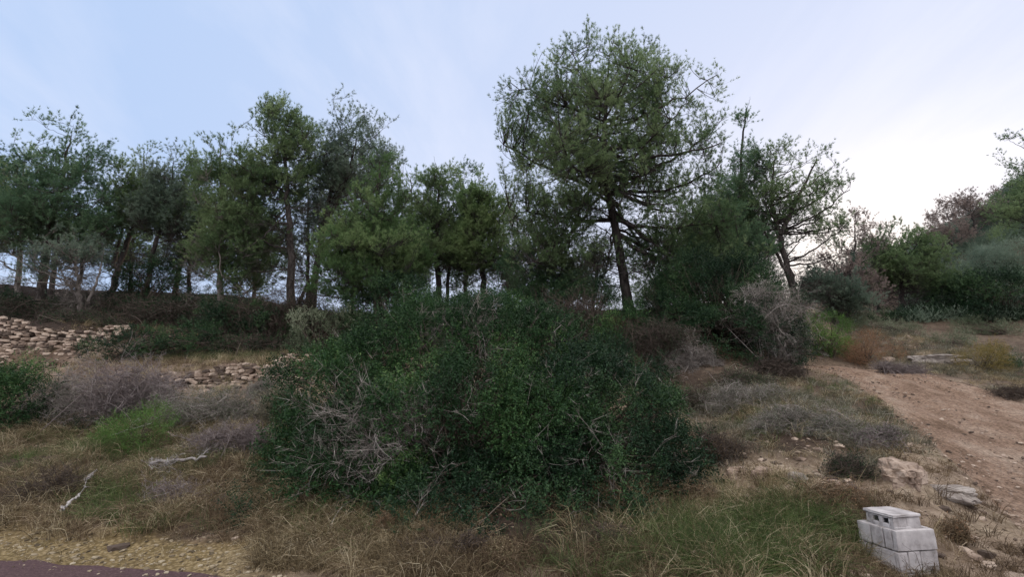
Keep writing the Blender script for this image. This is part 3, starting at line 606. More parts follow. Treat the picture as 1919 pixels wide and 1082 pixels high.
pine('pine_tree', None, [(1502, 585), (1480, 510), (1462, 440), (1445, 360), (1450, 300)], [(1450, 310, 42, 35), (1520, 310, 40, 30), (1550, 355, 42, 18), (1430, 370, 50, 45), (1490, 380, 55, 40, 0, .6), (1520, 420, 60, 30, 0, .4), (1560, 440, 35, 30, 0, .35)],
     15, 'pine with two leaning trunks and an open crown against the sunset', 'mid', .12, 48, 270, 5, G2, 22, .085, .012, forks=[[(1500, 585), (1470, 500), (1440, 450), (1420, 400)], [(1462, 440), (1500, 360), (1530, 300)]], thick=1.15)
pine('pine_tree', None, [(1612, 600), (1605, 540), (1598, 480), (1600, 420)], [(1600, 420, 30, 32), (1575, 450, 28, 30), (1620, 460, 32, 30), (1570, 520, 45, 40), (1600, 550, 45, 35)],
     19.5, 'small thin pine glowing pinkish in front of the sunset', 'brown', .08, 30, 230, 5, G2, 10, .09, .015)
pine('pine_tree', None, [(1705, 612), (1690, 560), (1685, 500), (1690, 450)], [(1690, 460, 50, 35), (1650, 490, 45, 40), (1730, 485, 45, 32), (1680, 520, 60, 25), (1750, 540, 50, 25, 0, .7)],
     21, 'spreading pine left of the wooded hill with sky showing beneath it', 'mid', .11, 40, 430, 6, G2, 30, .10, .018)
pine('pine_tree', None, [(1565, 600), (1562, 560), (1560, 520), (1558, 490)], [(1560, 520, 40, 35), (1535, 550, 40, 30), (1590, 570, 40, 25)],
     18, 'short bluish pine between the leaning trunks and the thin pinkish pine', 'blue', .08, 24, 170, 6, G2, 8, .095, .017)
pine('pine_tree', None, [(1830, 470), (1824, 430), (1820, 400)], [(1800, 390, 40, 22), (1840, 385, 35, 22), (1862, 402, 28, 16), (1770, 408, 26, 18)],
     28, 'sparse pine with a forked top on the ridge skyline', 'brown', .12, 30, 130, 5, 'pines on the ridge of the wooded hill', 0, .12, .018, forks=[[(1826, 440), (1800, 420), (1785, 400)], [(1826, 440), (1850, 415), (1862, 400)]])
pine('pine_tree', None, [(1788, 490), (1780, 460), (1775, 430)], [(1770, 430, 30, 22), (1745, 450, 26, 20), (1795, 450, 26, 18)],
     27, 'smaller ridge pine left of the forked skyline pine', 'brown', .09, 24, 85, 5, 'pines on the ridge of the wooded hill', 0, .12, .018)
pine('pine_tree', None, [(1945, 600), (1940, 450), (1935, 330), (1930, 260)], [(1915, 300, 30, 45, 0, .6), (1945, 270, 40, 50), (1950, 360, 55, 45), (1900, 400, 40, 25), (1905, 260, 18, 18, 0, .4)],
     20, 'tall pine entering from the right edge of the view', 'mid', .15, 34, 250, 5, G2, 8, .10, .016)

# ------------------------------------------------------------------ SHRUBS
def px_blobs(B, Y):
    C = []; R = []
    for bl in B:
        px, py, rx, ry = bl[:4]; y = bl[4] if len(bl) > 4 else Y
        a, b_ = mpp(px, py, y); C.append(at(px, py, y)); R.append((rx * a, min(rx, ry * 1.3) * a * .95, ry * b_))
    return np.array(C), np.array(R)
def shell_pts(C, R, per_m2, deep=.0):
    out = []; nor = []; own = []
    for i in range(len(C)):
        r = R[i]; area = 4 * pi * ((r[0] * r[1]) ** 1.6 / 3 + (r[0] * r[2]) ** 1.6 / 3 + (r[1] * r[2]) ** 1.6 / 3) ** (1 / 1.6)
        n = int(area * per_m2); u_ = rv(n); lump = 1 + .3 * vnoise(C[i] + u_ * r, .6)
        out.append(C[i] + u_ * r * (lump * rng.uniform(.82, 1.03, n))[:, None]); nor.append(unit(u_ / r)); own.append(np.full(n, i))
    P = np.concatenate(out); Nn = np.concatenate(nor); own = np.concatenate(own)
    q = np.linalg.norm((P[:, None] - C[None]) / R[None], axis=-1); q[np.arange(len(P)), own] = 9
    k = (q.min(1) > .8) & (vnoise(P + 3, .5) > -.58) & (P[:, 2] > height(P[:, 0], P[:, 1]) - .02)
    return P[k], Nn[k]
def snap(B, Y):
    b = max(B, key=lambda q: q[2] * q[3])
    if b[1] + b[3] < 700 or len(b) > 4: return Y
    p = hit(b[0], b[1] + .75 * b[3]); return float(p[1] + .35 * b[2] * mpp(b[0], b[1], p[1])[0])
def leafy(name, B, Y, label, mat=MASTIC, cl=11, spr=36, leaf=.042, sl_=.13, nl=7, rad=.24, group=None, wood=None, up=.35, core=.5, cat='bush', bare=0, barem=None, wl=.42):
    Y = snap(B, Y); C, R = px_blobs(B, Y); big = int(np.argmax(R[:, 0] * R[:, 2]))
    bx, by = C[big, :2]; o = np.array([bx, by, float(height(bx, by))])
    P, Nn = shell_pts(C, R, cl)
    ct = .5 + .45 * vnoise(P, .7) + rng.normal(0, .12, len(P))
    cr = rad * rng.uniform(.6, 1.3, len(P))
    i = np.repeat(np.arange(len(P)), spr); n = len(i)
    off = rv(n) * (rng.random(n) ** .5 * cr[i])[:, None]; off -= Nn[i] * np.minimum(0, (off * Nn[i]).sum(-1) + .1)[:, None] * .6
    S0 = P[i] + off; dr = unit(Nn[i] * .6 + unit(off) * .5 + rng.normal(0, .5, (n, 3)) + [0, 0, up])
    # inside filling, coarser
    nc = int(core * n * .25)
    if nc:
        k = rng.integers(0, len(C), nc); S1 = C[k] + rv(nc) * (rng.random((nc, 1)) ** .4) * R[k] * .9; S0 = np.r_[S0, S1]; dr = np.r_[dr, rv(nc)]; tn = np.r_[ct[i], np.full(nc, .3)]
    else: tn = ct[i]
    k = S0[:, 2] > height(S0[:, 0], S0[:, 1]) - .02; S0 = S0[k]; dr = dr[k]; tn = tn[k]; n = len(S0)
    fol = MB(); s = np.linspace(.15, 1, nl); sd_ = unit(np.cross(dr, rv(n)))
    A = (S0[:, None] + dr[:, None] * (s * sl_)[None, :, None]).reshape(-1, 3)
    sg = np.where(np.arange(nl) % 2, 1, -1)[None, :, None]; ld = unit(dr[:, None] * .6 + sd_[:, None] * sg + rng.normal(0, .25, (n, nl, 3))).reshape(-1, 3)
    L = leaf * rng.uniform(.7, 1.25, n * nl); leaves(fol, A, ld, L, L * wl, np.clip(np.repeat(tn, nl) + rng.normal(0, .12, n * nl), 0, 1))
    st = MB(); m = min(len(P), 420); j = rng.choice(len(P), m, replace=False)
    B0 = o + np.c_[rng.normal(0, .18, (m, 2)) * R[big, 0] * .6, np.zeros(m)]; B0[:, 2] = height(B0[:, 0], B0[:, 1]) - .03
    l = np.linalg.norm(P[j] - B0, axis=1)[:, None]; BP = bez(B0, (B0 + P[j]) / 2 + rng.normal(0, .12, (m, 3)) * l + [0, 0, .1], P[j] - Nn[j] * .05, 8)
    tubes(st, BP, (.006 + .006 * l) * np.linspace(1, .3, 8)[None], 4)
    r = root(name, o, label, cat, group)
    st.build('stems', wood or TWIGD, r, o); fol.build('foliage', mat, r, o)
    if bare:
        bb = MB(); j = rng.choice(len(P), bare); A = P[j] - Nn[j] * .1; d = unit(Nn[j] * .5 + rng.normal(0, .7, (bare, 3)) + [0, 0, .2]); branchlets(bb, A, d, rng.uniform(.2, .6, bare), .009)
        bb.build('bare_twigs', barem or TWIG, r, o)
    return r
def branchlets(mb, A, d, L, wd, k=4, k2=3, curl=.18):
    n = len(A); Bn = A + d * L[:, None]; X = bez(A, (A + Bn) / 2 + rng.normal(0, curl, (n, 3)) * L[:, None], Bn, 7); tubes(mb, X, (wd * .5) * np.linspace(1, .35, 7)[None] * np.ones((n, 1)), 3)
    s_ = rng.integers(2, 6, (n, k)); a = X[np.arange(n)[:, None], s_].reshape(-1, 3); dd = unit(np.repeat(d, k, 0) + rng.normal(0, .55, (n * k, 3))); l = np.repeat(L, k) * rng.uniform(.3, .6, n * k)
    b_ = a + dd * l[:, None]; X2 = bez(a, (a + b_) / 2 + rng.normal(0, curl, a.shape) * l[:, None], b_, 5); ribbons(mb, X2, np.full(len(a), wd * .7))
    a2 = np.repeat(X2[:, 2], k2, 0); l2 = np.repeat(l, k2) * .5; b2 = a2 + unit(np.repeat(dd, k2, 0) + rng.normal(0, .6, a2.shape)) * l2[:, None]; ribbons(mb, bez(a2, (a2 + b2) / 2, b2, 3), np.full(len(a2), wd * .55))
def twiggy(name, B, Y, label, mat=TWIG, n=260, wd=.008, group=None, leafm=None, nleaf=0, leaf=.02, cat='shrub', curl=.2, k=5, root_spread=.9, tangle=.6):
    Y = snap(B, Y); C, R = px_blobs(B, Y); big = int(np.argmax(R[:, 0] * R[:, 2])); bx, by = C[big, :2]; o = np.array([bx, by, float(height(bx, by))])
    wts = R[:, 0] * R[:, 2]; kk = rng.choice(len(C), n, p=wts / wts.sum()); u_ = rv(n); T_ = C[kk] + u_ * (rng.random((n, 1)) ** .35) * R[kk] * (1 + .45 * vnoise(C[kk] + u_ * R[kk], .35) + .15 * rng.random(n))[:, None]
    g = height(T_[:, 0], T_[:, 1]); T_[:, 2] = np.maximum(T_[:, 2], g + .05)
    B0 = C[kk] + np.c_[rng.normal(0, .4, (n, 2)) * R[kk, :1] * root_spread, np.zeros(n)]; B0[:, 2] = height(B0[:, 0], B0[:, 1]) - .02
    fl = rng.random(n) < tangle; B1 = C[kk] + rv(n) * (rng.random((n, 1)) ** .5) * R[kk] * .9; B1[:, 2] = np.maximum(B1[:, 2], height(B1[:, 0], B1[:, 1])); B0 = np.where(fl[:, None], B1, B0)
    l = np.linalg.norm(T_ - B0, axis=1)[:, None]; mb = MB()
    X = bez(B0, (B0 + T_) / 2 + rng.normal(0, curl * .6, (n, 3)) * l + [0, 0, .12] * l, T_, 9); tubes(mb, X, (wd * .6 + .002 * l) * np.linspace(1, .35, 9)[None], 3)
    m = n * k; s_ = rng.integers(3, 9, (n, k)); A = X[np.arange(n)[:, None], s_].reshape(-1, 3); d = unit(np.repeat(unit(T_ - B0), k, 0) * .6 + rng.normal(0, .6, (m, 3)) + [0, 0, .15])
    L = np.clip(np.repeat(l[:, 0], k) * rng.uniform(.15, .4, m), .06, .6); branchlets(mb, A, d, L, wd * .75, 3, 3, curl)
    r = root(name, o, label, cat, group); mb.build('branches', mat, r, o)
    if nleaf:
        f = MB(); i = rng.integers(0, m, nleaf); P = A[i] + d[i] * (L[i] * rng.uniform(.2, 1.1, nleaf))[:, None] + rng.normal(0, .03, (nleaf, 3)); LL = leaf * rng.uniform(.6, 1.3, nleaf)
        leaves(f, P, unit(d[i] + rng.normal(0, .7, (nleaf, 3))), LL, LL * .4, np.clip(.5 + .4 * vnoise(P, .5) + rng.normal(0, .15, nleaf), 0, 1)); f.build('leaves', leafm, r, o)
    return r

r_ = leafy('mastic_bush', [(640, 760, 110, 95, 7.4), (700, 690, 90, 65, 8.0), (790, 670, 120, 95, 8.0), (910, 665, 120, 95, 8.2), (1010, 690, 90, 95, 8.2), (870, 800, 200, 130, 7.2), (600, 865, 90, 85, 6.9),
     (700, 860, 130, 100, 6.7), (700, 930, 100, 50, 6.2), (1000, 830, 150, 110, 7.1), (820, 600, 60, 35, 8.8), (960, 605, 80, 35, 8.8), (560, 900, 45, 50, 6.8)], 7.4,
     'huge dark green leathery bush in the middle, with bare grey twigs sticking out', MASTIC, 13, 40, bare=260, rad=.25)
bb = MB()
for (x0, y0, x1, y1, Y, n, sp) in [(700, 850, 600, 770, 6.25, 34, .45), (740, 830, 690, 760, 6.4, 26, .45), (820, 640, 830, 600, 7.4, 40, .6), (880, 620, 910, 575, 7.6, 30, .6), (640, 830, 580, 800, 6.4, 14, .5), (760, 800, 800, 760, 6.3, 18, .5), (760, 860, 690, 830, 6.0, 26, .45), (800, 800, 740, 760, 6.2, 30, .6), (680, 880, 610, 850, 6.0, 30, .5), (900, 700, 880, 640, 7.2, 18, .6), (720, 800, 640, 860, 6.2, 24, .5), (1090, 840, 1090, 790, 6.2, 6, .8), (1130, 850, 1160, 800, 6.2, 8, .8)]:
    A = at(x0, y0, Y + .2) + rng.normal(0, .12, (n, 3)); v = at(x1, y1, Y - .1) - at(x0, y0, Y + .2); Lb = np.linalg.norm(v)
    branchlets(bb, A, unit(unit(v) + rng.normal(0, sp, (n, 3))), Lb * rng.uniform(.6, 1.3, n), .009, 4, 3, .15)
bb.build('bare_branches', TWIG, r_, tuple(r_.location))
leafy('mastic_bush', [(1160, 790, 110, 95, 7.3), (1080, 780, 110, 110, 7.2), (1100, 700, 60, 50, 7.9), (1215, 850, 75, 80, 7.0), (1215, 790, 60, 55, 7.4), (900, 978, 160, 46, 5.6), (1060, 972, 130, 46, 5.75), (1120, 900, 140, 95, 6.5), (1000, 930, 130, 75, 6.2), (860, 930, 140, 65, 6.2), (1195, 920, 70, 60, 6.5), (1130, 960, 100, 45, 6.1), (740, 950, 100, 48, 6.05)], 6.8,
     'lower dark leathery bush filling the right flank of the huge one', MASTIC2, 13, 40, bare=110, rad=.23)

G3 = 'dark shrubs shaded under the terrace pines'
leafy('evergreen_shrub', [(5, 770, 68, 72), (-50, 770, 70, 70), (35, 800, 35, 40)], 8.7, 'dark green shrub cut off by the left edge below the stone wall', MASTIC, 13, 30)
twiggy('leafless_shrub', [(110, 750, 70, 62), (160, 765, 55, 50)], 9.3, 'grey-green twiggy shrub next to the dark shrub at the left edge', TWIG, 300, .008, leafm=SAGE, nleaf=5200)
twiggy('leafless_shrub', [(240, 745, 85, 68), (290, 750, 50, 50), (200, 775, 60, 50)], 9.2, 'mauve-grey leafless shrub heaped against the left end of the lower wall', TWIGP, 520, .009, leafm=SAGE, nleaf=1600)
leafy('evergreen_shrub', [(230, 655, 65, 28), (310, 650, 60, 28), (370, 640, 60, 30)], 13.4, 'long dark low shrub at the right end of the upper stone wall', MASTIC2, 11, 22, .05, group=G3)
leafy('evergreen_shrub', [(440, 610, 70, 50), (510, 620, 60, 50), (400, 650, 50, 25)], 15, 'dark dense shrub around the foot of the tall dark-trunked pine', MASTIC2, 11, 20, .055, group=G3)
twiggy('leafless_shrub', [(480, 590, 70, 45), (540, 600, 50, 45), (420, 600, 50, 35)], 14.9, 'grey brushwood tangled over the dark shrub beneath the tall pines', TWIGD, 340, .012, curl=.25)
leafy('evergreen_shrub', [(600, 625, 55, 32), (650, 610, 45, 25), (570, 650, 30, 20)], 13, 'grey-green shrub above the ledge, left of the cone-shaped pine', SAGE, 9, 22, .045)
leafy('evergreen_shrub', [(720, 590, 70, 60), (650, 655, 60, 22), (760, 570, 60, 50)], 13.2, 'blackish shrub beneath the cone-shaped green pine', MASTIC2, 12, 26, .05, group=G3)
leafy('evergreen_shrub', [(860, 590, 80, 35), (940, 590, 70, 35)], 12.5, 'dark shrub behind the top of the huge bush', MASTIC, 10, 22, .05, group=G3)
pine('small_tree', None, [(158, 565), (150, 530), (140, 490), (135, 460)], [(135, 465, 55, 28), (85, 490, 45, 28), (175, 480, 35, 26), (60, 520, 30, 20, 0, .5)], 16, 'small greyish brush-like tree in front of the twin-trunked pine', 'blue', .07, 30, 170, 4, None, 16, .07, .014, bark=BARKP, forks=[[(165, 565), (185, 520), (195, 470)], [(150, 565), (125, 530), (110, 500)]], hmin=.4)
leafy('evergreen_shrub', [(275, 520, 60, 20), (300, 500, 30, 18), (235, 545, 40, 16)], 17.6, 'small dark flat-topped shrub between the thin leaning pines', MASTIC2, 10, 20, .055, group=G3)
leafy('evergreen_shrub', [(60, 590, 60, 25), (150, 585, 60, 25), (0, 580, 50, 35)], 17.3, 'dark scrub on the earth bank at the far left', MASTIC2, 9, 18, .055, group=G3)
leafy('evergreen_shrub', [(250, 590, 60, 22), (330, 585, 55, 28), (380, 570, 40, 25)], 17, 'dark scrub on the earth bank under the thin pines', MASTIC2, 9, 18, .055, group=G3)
leafy('dark_shrub', [(170, 805, 75, 22), (260, 800, 50, 18)], 8.6, 'blackish low growth in front of the two leafless shrubs', MASTIC2, 14, 22, .03)
twiggy('dry_shrub', [(400, 775, 85, 45), (460, 765, 50, 40), (350, 780, 55, 35)], 9.4, 'sage-green low shrub just below the lower stone wall', TWIG, 340, .007, leafm=SAGE, nleaf=15000, leaf=.024)
twiggy('dry_shrub', [(420, 830, 65, 28), (470, 825, 40, 28)], 8.2, 'mauve dead low shrub left of the huge bush', TWIGP, 420, .008, leafm=STRAWB, nleaf=800)
twiggy('dry_shrub', [(505, 775, 30, 45), (530, 745, 22, 30)], 9.3, 'pale straw-coloured tall dry shrub touching the left side of the huge bush', STRAWG, 300, .007, leafm=STRAW, nleaf=3000)
twiggy('dry_shrub', [(480, 735, 30, 20), (500, 720, 20, 18)], 10.2, 'small bluish-grey dry shrub on the lower wall stones', TWIG, 160, .007, leafm=SAGE, nleaf=1500)
leafy('evergreen_shrub', [(455, 965, 38, 28), (430, 975, 20, 18)], 6.0, 'small dark green shrub low on the left bank', MASTIC2, 16, 24, .03)
leafy('evergreen_shrub', [(500, 890, 28, 26), (520, 860, 20, 24)], 7.2, 'small dark shrub at the left foot of the huge bush', MASTIC2, 16, 24, .03)
leafy('pine_shoots', [(262, 822, 62, 40), (225, 850, 50, 28), (300, 800, 26, 26)], 8.2, 'bright fresh green young pine shoots on the left bank', FERN, 12, 26, .075, .16, 7, .16, cat='plant', wl=.09, core=.2)
leafy('evergreen_shrub', [(1170, 615, 55, 32), (1150, 640, 40, 25)], 11.3, 'small dark leafy shrub at the foot of the tallest pine', MASTIC, 12, 26, .04)
twiggy('leafless_shrub', [(1085, 620, 60, 45), (1060, 590, 45, 35), (1110, 650, 40, 40)], 11.8, 'dark brown leafless thicket between the huge bush and the tallest pine', TWIGD, 380, .010, curl=.3)
twiggy('leafless_shrub', [(1240, 640, 55, 35), (1220, 625, 50, 25), (1280, 640, 40, 30)], 10.8, 'mauve-brown thicket right of the foot of the tallest pine', TWIGD, 330, .008, curl=.4, leafm=MASTIC2, nleaf=5000, leaf=.035)
twiggy('tangled_creeper', [(1290, 665, 34, 38), (1268, 712, 36, 24), (1325, 690, 20, 48), (1300, 725, 44, 18), (1345, 735, 22, 16)], 9.5, 'bleached tangle of dead creeper stems spilling down the bank', TWIG, 420, .008, curl=.5, cat='creeper', tangle=.85)
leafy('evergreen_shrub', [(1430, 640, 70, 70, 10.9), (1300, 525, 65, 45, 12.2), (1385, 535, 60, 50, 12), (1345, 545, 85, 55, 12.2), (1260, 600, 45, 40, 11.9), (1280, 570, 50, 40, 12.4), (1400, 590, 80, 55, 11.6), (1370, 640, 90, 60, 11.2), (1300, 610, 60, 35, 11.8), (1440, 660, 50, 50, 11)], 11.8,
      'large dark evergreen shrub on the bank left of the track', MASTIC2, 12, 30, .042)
twiggy('leafless_shrub', [(1445, 600, 70, 55), (1475, 660, 40, 45), (1500, 640, 25, 35), (1410, 560, 40, 30), (1470, 560, 30, 25)], 10.7, 'grey twiggy shrub at the bend of the dirt track', TWIG, 430, .009, leafm=SAGE, nleaf=5000, curl=.28, root_spread=.3, tangle=.92)
twiggy('leafless_shrub', [(1470, 695, 50, 25), (1440, 690, 50, 25)], 10.2, 'dark brushwood lying at the left edge of the track', TWIGD, 240, .009, curl=.3)
leafy('green_shrub', [(1545, 615, 38, 24), (1525, 635, 32, 25), (1560, 640, 30, 20)], 14, 'bright green shrub behind the bend of the track', FERN, 14, 26, .035)
leafy('rusty_shrub', [(1618, 650, 28, 20), (1605, 665, 25, 18)], 13.7, 'round rust-coloured dry shrub beside the bend of the track', RUST, 20, 30, .028)
leafy('rusty_shrub', [(1668, 658, 14, 9), (1680, 668, 14, 8)], 14.2, 'small pale rusty tuft just right of the round rusty shrub', RUST, 20, 26, .025)
leafy('ochre_shrub', [(1840, 680, 36, 24), (1850, 662, 18, 18)], 12.8, 'ochre yellow shrub on the right side of the track', OCHRE, 20, 30, .028)
leafy('sage_shrub', [(1790, 645, 40, 18), (1760, 650, 30, 14)], 15.5, 'grey-green low shrub above the pale rock ledge', SAGE, 14, 24, .035)
leafy('sage_shrub', [(1690, 625, 45, 14), (1640, 615, 35, 14)], 18, 'grey-green low shrub in front of the spreading pine', SAGE, 12, 20, .04)
leafy('sage_shrub', [(1880, 620, 40, 14), (1820, 612, 35, 14)], 18, 'grey-green low shrub below the wooded hill', SAGE, 12, 20, .04)
leafy('evergreen_shrub', [(1882, 672, 18, 15), (1900, 690, 20, 12)], 13, 'small dark shrub right of the ochre yellow shrub', MASTIC2, 16, 24, .035)
twiggy('dry_shrub', [(1700, 695, 45, 12), (1660, 690, 30, 12)], 13.2, 'low mauve-grey brush lining the far side of the track', TWIGP, 260, .009, leafm=STRAWG, nleaf=800)
twiggy('dry_shrub', [(1895, 738, 35, 18), (1930, 745, 30, 20)], 10.8, 'brown dry brush at the right edge beyond the track', TWIGD, 240, .008, leafm=STRAWB, nleaf=1500)
G4 = 'evergreen thickets on the wooded hill'
for bl, Y, lb, mt in [([(1800, 560, 45, 36), (1745, 590, 40, 16), (1820, 590, 45, 28)], 20.5, 'dark thicket at the left foot of the wooded hill', MASTIC2),
                  ([(1870, 560, 60, 50), (1920, 580, 60, 50), (1850, 600, 60, 24)], 19.5, 'dark thicket at the right foot of the wooded hill', MASTIC2),
                  ([(1860, 500, 45, 28), (1820, 525, 40, 22), (1895, 525, 45, 26)], 24, 'blue-green thicket halfway up the wooded hill', PINE['blue']),
                  ([(1910, 450, 45, 28), (1875, 470, 36, 18), (1950, 440, 50, 34)], 26, 'green thicket high on the wooded hill at the right edge', PINE['mid']),
                  ([(1590, 590, 40, 14), (1560, 590, 30, 12)], 19, 'bluish scrub under the small thin pine', SAGE),
                  ([(1700, 600, 55, 12), (1650, 605, 40, 10)], 20, 'dark scrub under the spreading pine', MASTIC2)]:
    leafy('thicket', bl, Y, lb, mt, 7, 20, .075, .2, 7, .4, G4)
leafy('evergreen_shrub', [(1190, 690, 50, 26), (1150, 670, 40, 26), (1230, 700, 30, 20)], 10.4, 'blackish low shrub in the hollow between the bushes and the bleached creeper', MASTIC2, 12, 22, .04)
for bl, Y, lb, m1, nl_, m2 in [([(1385, 750, 60, 34), (1340, 765, 45, 30), (1430, 740, 40, 24)], 8.8, 'olive-grey scrub hanging on the bank right below the bleached creeper', TWIG, 5000, SAGE),
        ([(1290, 755, 55, 24), (1250, 745, 40, 20)], 9.2, 'dark green scrub between the lower leathery bush and the bleached creeper', TWIGD, 5200, MASTIC2),
        ([(1385, 715, 40, 22), (1420, 722, 40, 18)], 9.6, 'dusky scrub tucked under the large dark evergreen shrub on the bank', TWIGD, 4200, MASTIC2),
        ([(1480, 785, 50, 28), (1440, 800, 40, 25)], 8.1, 'grey wiry scrub in the middle of the bank below the track bend', TWIG, 5200, SAGE),
        ([(1560, 800, 48, 28), (1530, 820, 38, 20)], 7.8, 'bluish-grey scrub on the bank above the dark hollow', TWIG, 4500, SAGE),
        ([(1630, 830, 40, 25), (1660, 815, 30, 18)], 7.4, 'grey-green scrub at the lower left edge of the track', TWIGP, 3000, SAGE),
        ([(1360, 850, 40, 28), (1330, 830, 36, 30)], 7.7, 'brownish scrub touching the right end of the lower leathery bush', TWIGD, 2600, STRAWB),
        ([(1585, 880, 36, 28), (1610, 900, 28, 24)], 6.4, 'dark speckled ivy-like shrub left of the pale rock face', TWIGD, 4200, MASTIC2)]:
    twiggy('bank_scrub', bl, Y, lb, m1, 260, .007, 'low scrub clinging to the eroded bank', m2, nl_, .024, 'shrub', .35)
for bl, Y, lb, mt in [([(1100, 570, 60, 48), (1050, 575, 45, 45)], 12.6, 'dark leafy shrub left of the foot of the tallest pine', MASTIC2), ([(1240, 565, 50, 48), (1205, 595, 35, 25)], 12.5, 'dark leafy shrub right of the foot of the tallest pine', MASTIC2),
        ([(1010, 575, 55, 50), (950, 590, 50, 30)], 13.2, 'dark leafy shrub behind the right shoulder of the huge bush', MASTIC2), ([(1450, 560, 40, 30), (1490, 570, 25, 20)], 13.5, 'dark leafy shrub beside the foot of the two leaning trunks', MASTIC2)]:
    leafy('ridge_shrub', bl, Y, lb, mt, 12, 14, .035, .13, 7, .25, 'leafy shrubs along the ridge', core=.15)
G5 = 'brushwood on the dark earth bank'
for bl, Y, lb in [([(60, 600, 70, 22), (0, 590, 50, 30)], 16.6, 'brown brushwood on the earth bank at the left edge, above the upper wall'),
        ([(180, 590, 70, 25), (130, 600, 40, 18)], 16.8, 'brown brushwood on the earth bank below the twin-trunked pine'),
        ([(300, 590, 80, 32), (360, 610, 60, 28)], 16.4, 'brown brushwood on the earth bank below the thin leaning pines'),
        ([(130, 640, 60, 16), (200, 625, 60, 14)], 15.2, 'low dark brushwood along the top of the upper stone wall'),
        ([(460, 655, 80, 22), (540, 660, 60, 18)], 13.6, 'low dark brushwood behind the grassy ledge'),
        ([(560, 590, 50, 28), (610, 600, 40, 20)], 15.6, 'brown brushwood between the tall pine and the cone-shaped pine')]:
    twiggy('brushwood', bl, Y, lb, TWIGD, 360, .013, G5, MASTIC2, 6000, .06, 'brush', .35)
# weeds and dry brush at the foot of the bank
for bl, Y, lb, mt, lf, nl_ in [([(722, 990, 14, 32)], 5.6, 'upright rusty dry weed left of centre at the foot of the huge bush', STRAWB, RUST, 900),
                  ([(820, 1035, 60, 28), (880, 1020, 40, 24)], 5.2, 'brown dry brush in front of the huge bush, left of the golden tuft', TWIGD, STRAWB, 900),
                  ([(940, 1045, 35, 26)], 5.0, 'golden brown dry tuft at the bottom centre', STRAWB, STRAW, 1500),
                  ([(1150, 1010, 55, 34), (1120, 1040, 50, 24)], 5.3, 'reddish brown dry brush below the right end of the big bushes', TWIGD, STRAWB, 1500),
                  ([(1300, 930, 40, 34), (1330, 950, 35, 26)], 6.3, 'rusty brown weeds under the pale rock patch', STRAWB, RUST, 900),
                  ([(1560, 930, 50, 34), (1600, 950, 35, 34), (1520, 950, 40, 24)], 5.7, 'rusty dry weeds leaning towards the concrete blocks', STRAWB, RUST, 2200),
                  ([(320, 930, 60, 34), (370, 960, 50, 28)], 6.6, 'mauve-brown dry brush above the gravel verge', TWIGP, STRAWB, 1600),
                  ([(60, 930, 60, 30), (110, 900, 40, 24)], 7.0, 'brown dry brush at the left end of the bank', TWIGD, STRAWB, 1600),
                  ([(1795, 1000, 18, 24)], 5.0, 'thin rusty weed standing right behind the concrete blocks', STRAWB, RUST, 500)]:
    twiggy('dry_weeds', bl, Y, lb, mt, 170, .006, leafm=lf, nleaf=nl_, leaf=.02, cat='weeds', curl=.25)

# fallen dead branches
def stick(pts, Y, rad, label, mat=TWIGW, twigs=6):
    P = []
    for a, b in pts:
        q = hit(a, b) if Y is None else at(a, b, Y); q[2] += rad + .14; P.append(q)
    P = smooth(resamp3(np.array(P), 14), 2); P[:, 2] = np.maximum(P[:, 2], height(P[:, 0], P[:, 1]) + rad); P[1:-1] += rng.normal(0, rad * .5, (12, 3)); mb = MB()
    tubes(mb, P[None], (rad * np.linspace(1, .55, 14) * rng.uniform(.85, 1.1, 14))[None], 7)
    if twigs: branchlets(mb, P[rng.integers(4, 13, twigs)], unit(unit(P[-1] - P[0]) * .5 + rng.normal(0, .5, (twigs, 3)) + [0, 0, .5]), rng.uniform(.15, .4, twigs), rad * .4)
    return tag(mb.build('fallen_branch', mat, None, tuple(P[0])), label, 'branch', 'dead branches lying on the left bank')
stick([(278, 893), (320, 889), (384, 880)], None, .028, 'thickest bleached dead branch lying level across the left bank', twigs=3)
stick([(160, 922), (178, 903)], None, .018, 'short bleached stick pointing up, left of the level branch', twigs=0)
stick([(110, 985), (146, 952)], None, .018, 'short pale stick at the bottom of the left bank by the verge', twigs=1)
stick([(205, 835), (240, 823), (285, 810)], None, .010, 'slender pale branch across the bright green shoots', twigs=5)
stick([(140, 790), (165, 770), (190, 748)], None, .014, 'grey branch slanting up through the mauve leafless shrub', TWIG, 4)
twiggy('bare_sapling', [(305, 880, 40, 38), (300, 915, 35, 22)], 7.3, 'leafless pale sapling beside the level fallen branch', TWIGW, 34, .013, cat='sapling', k=3, leafm=FERN, nleaf=200)

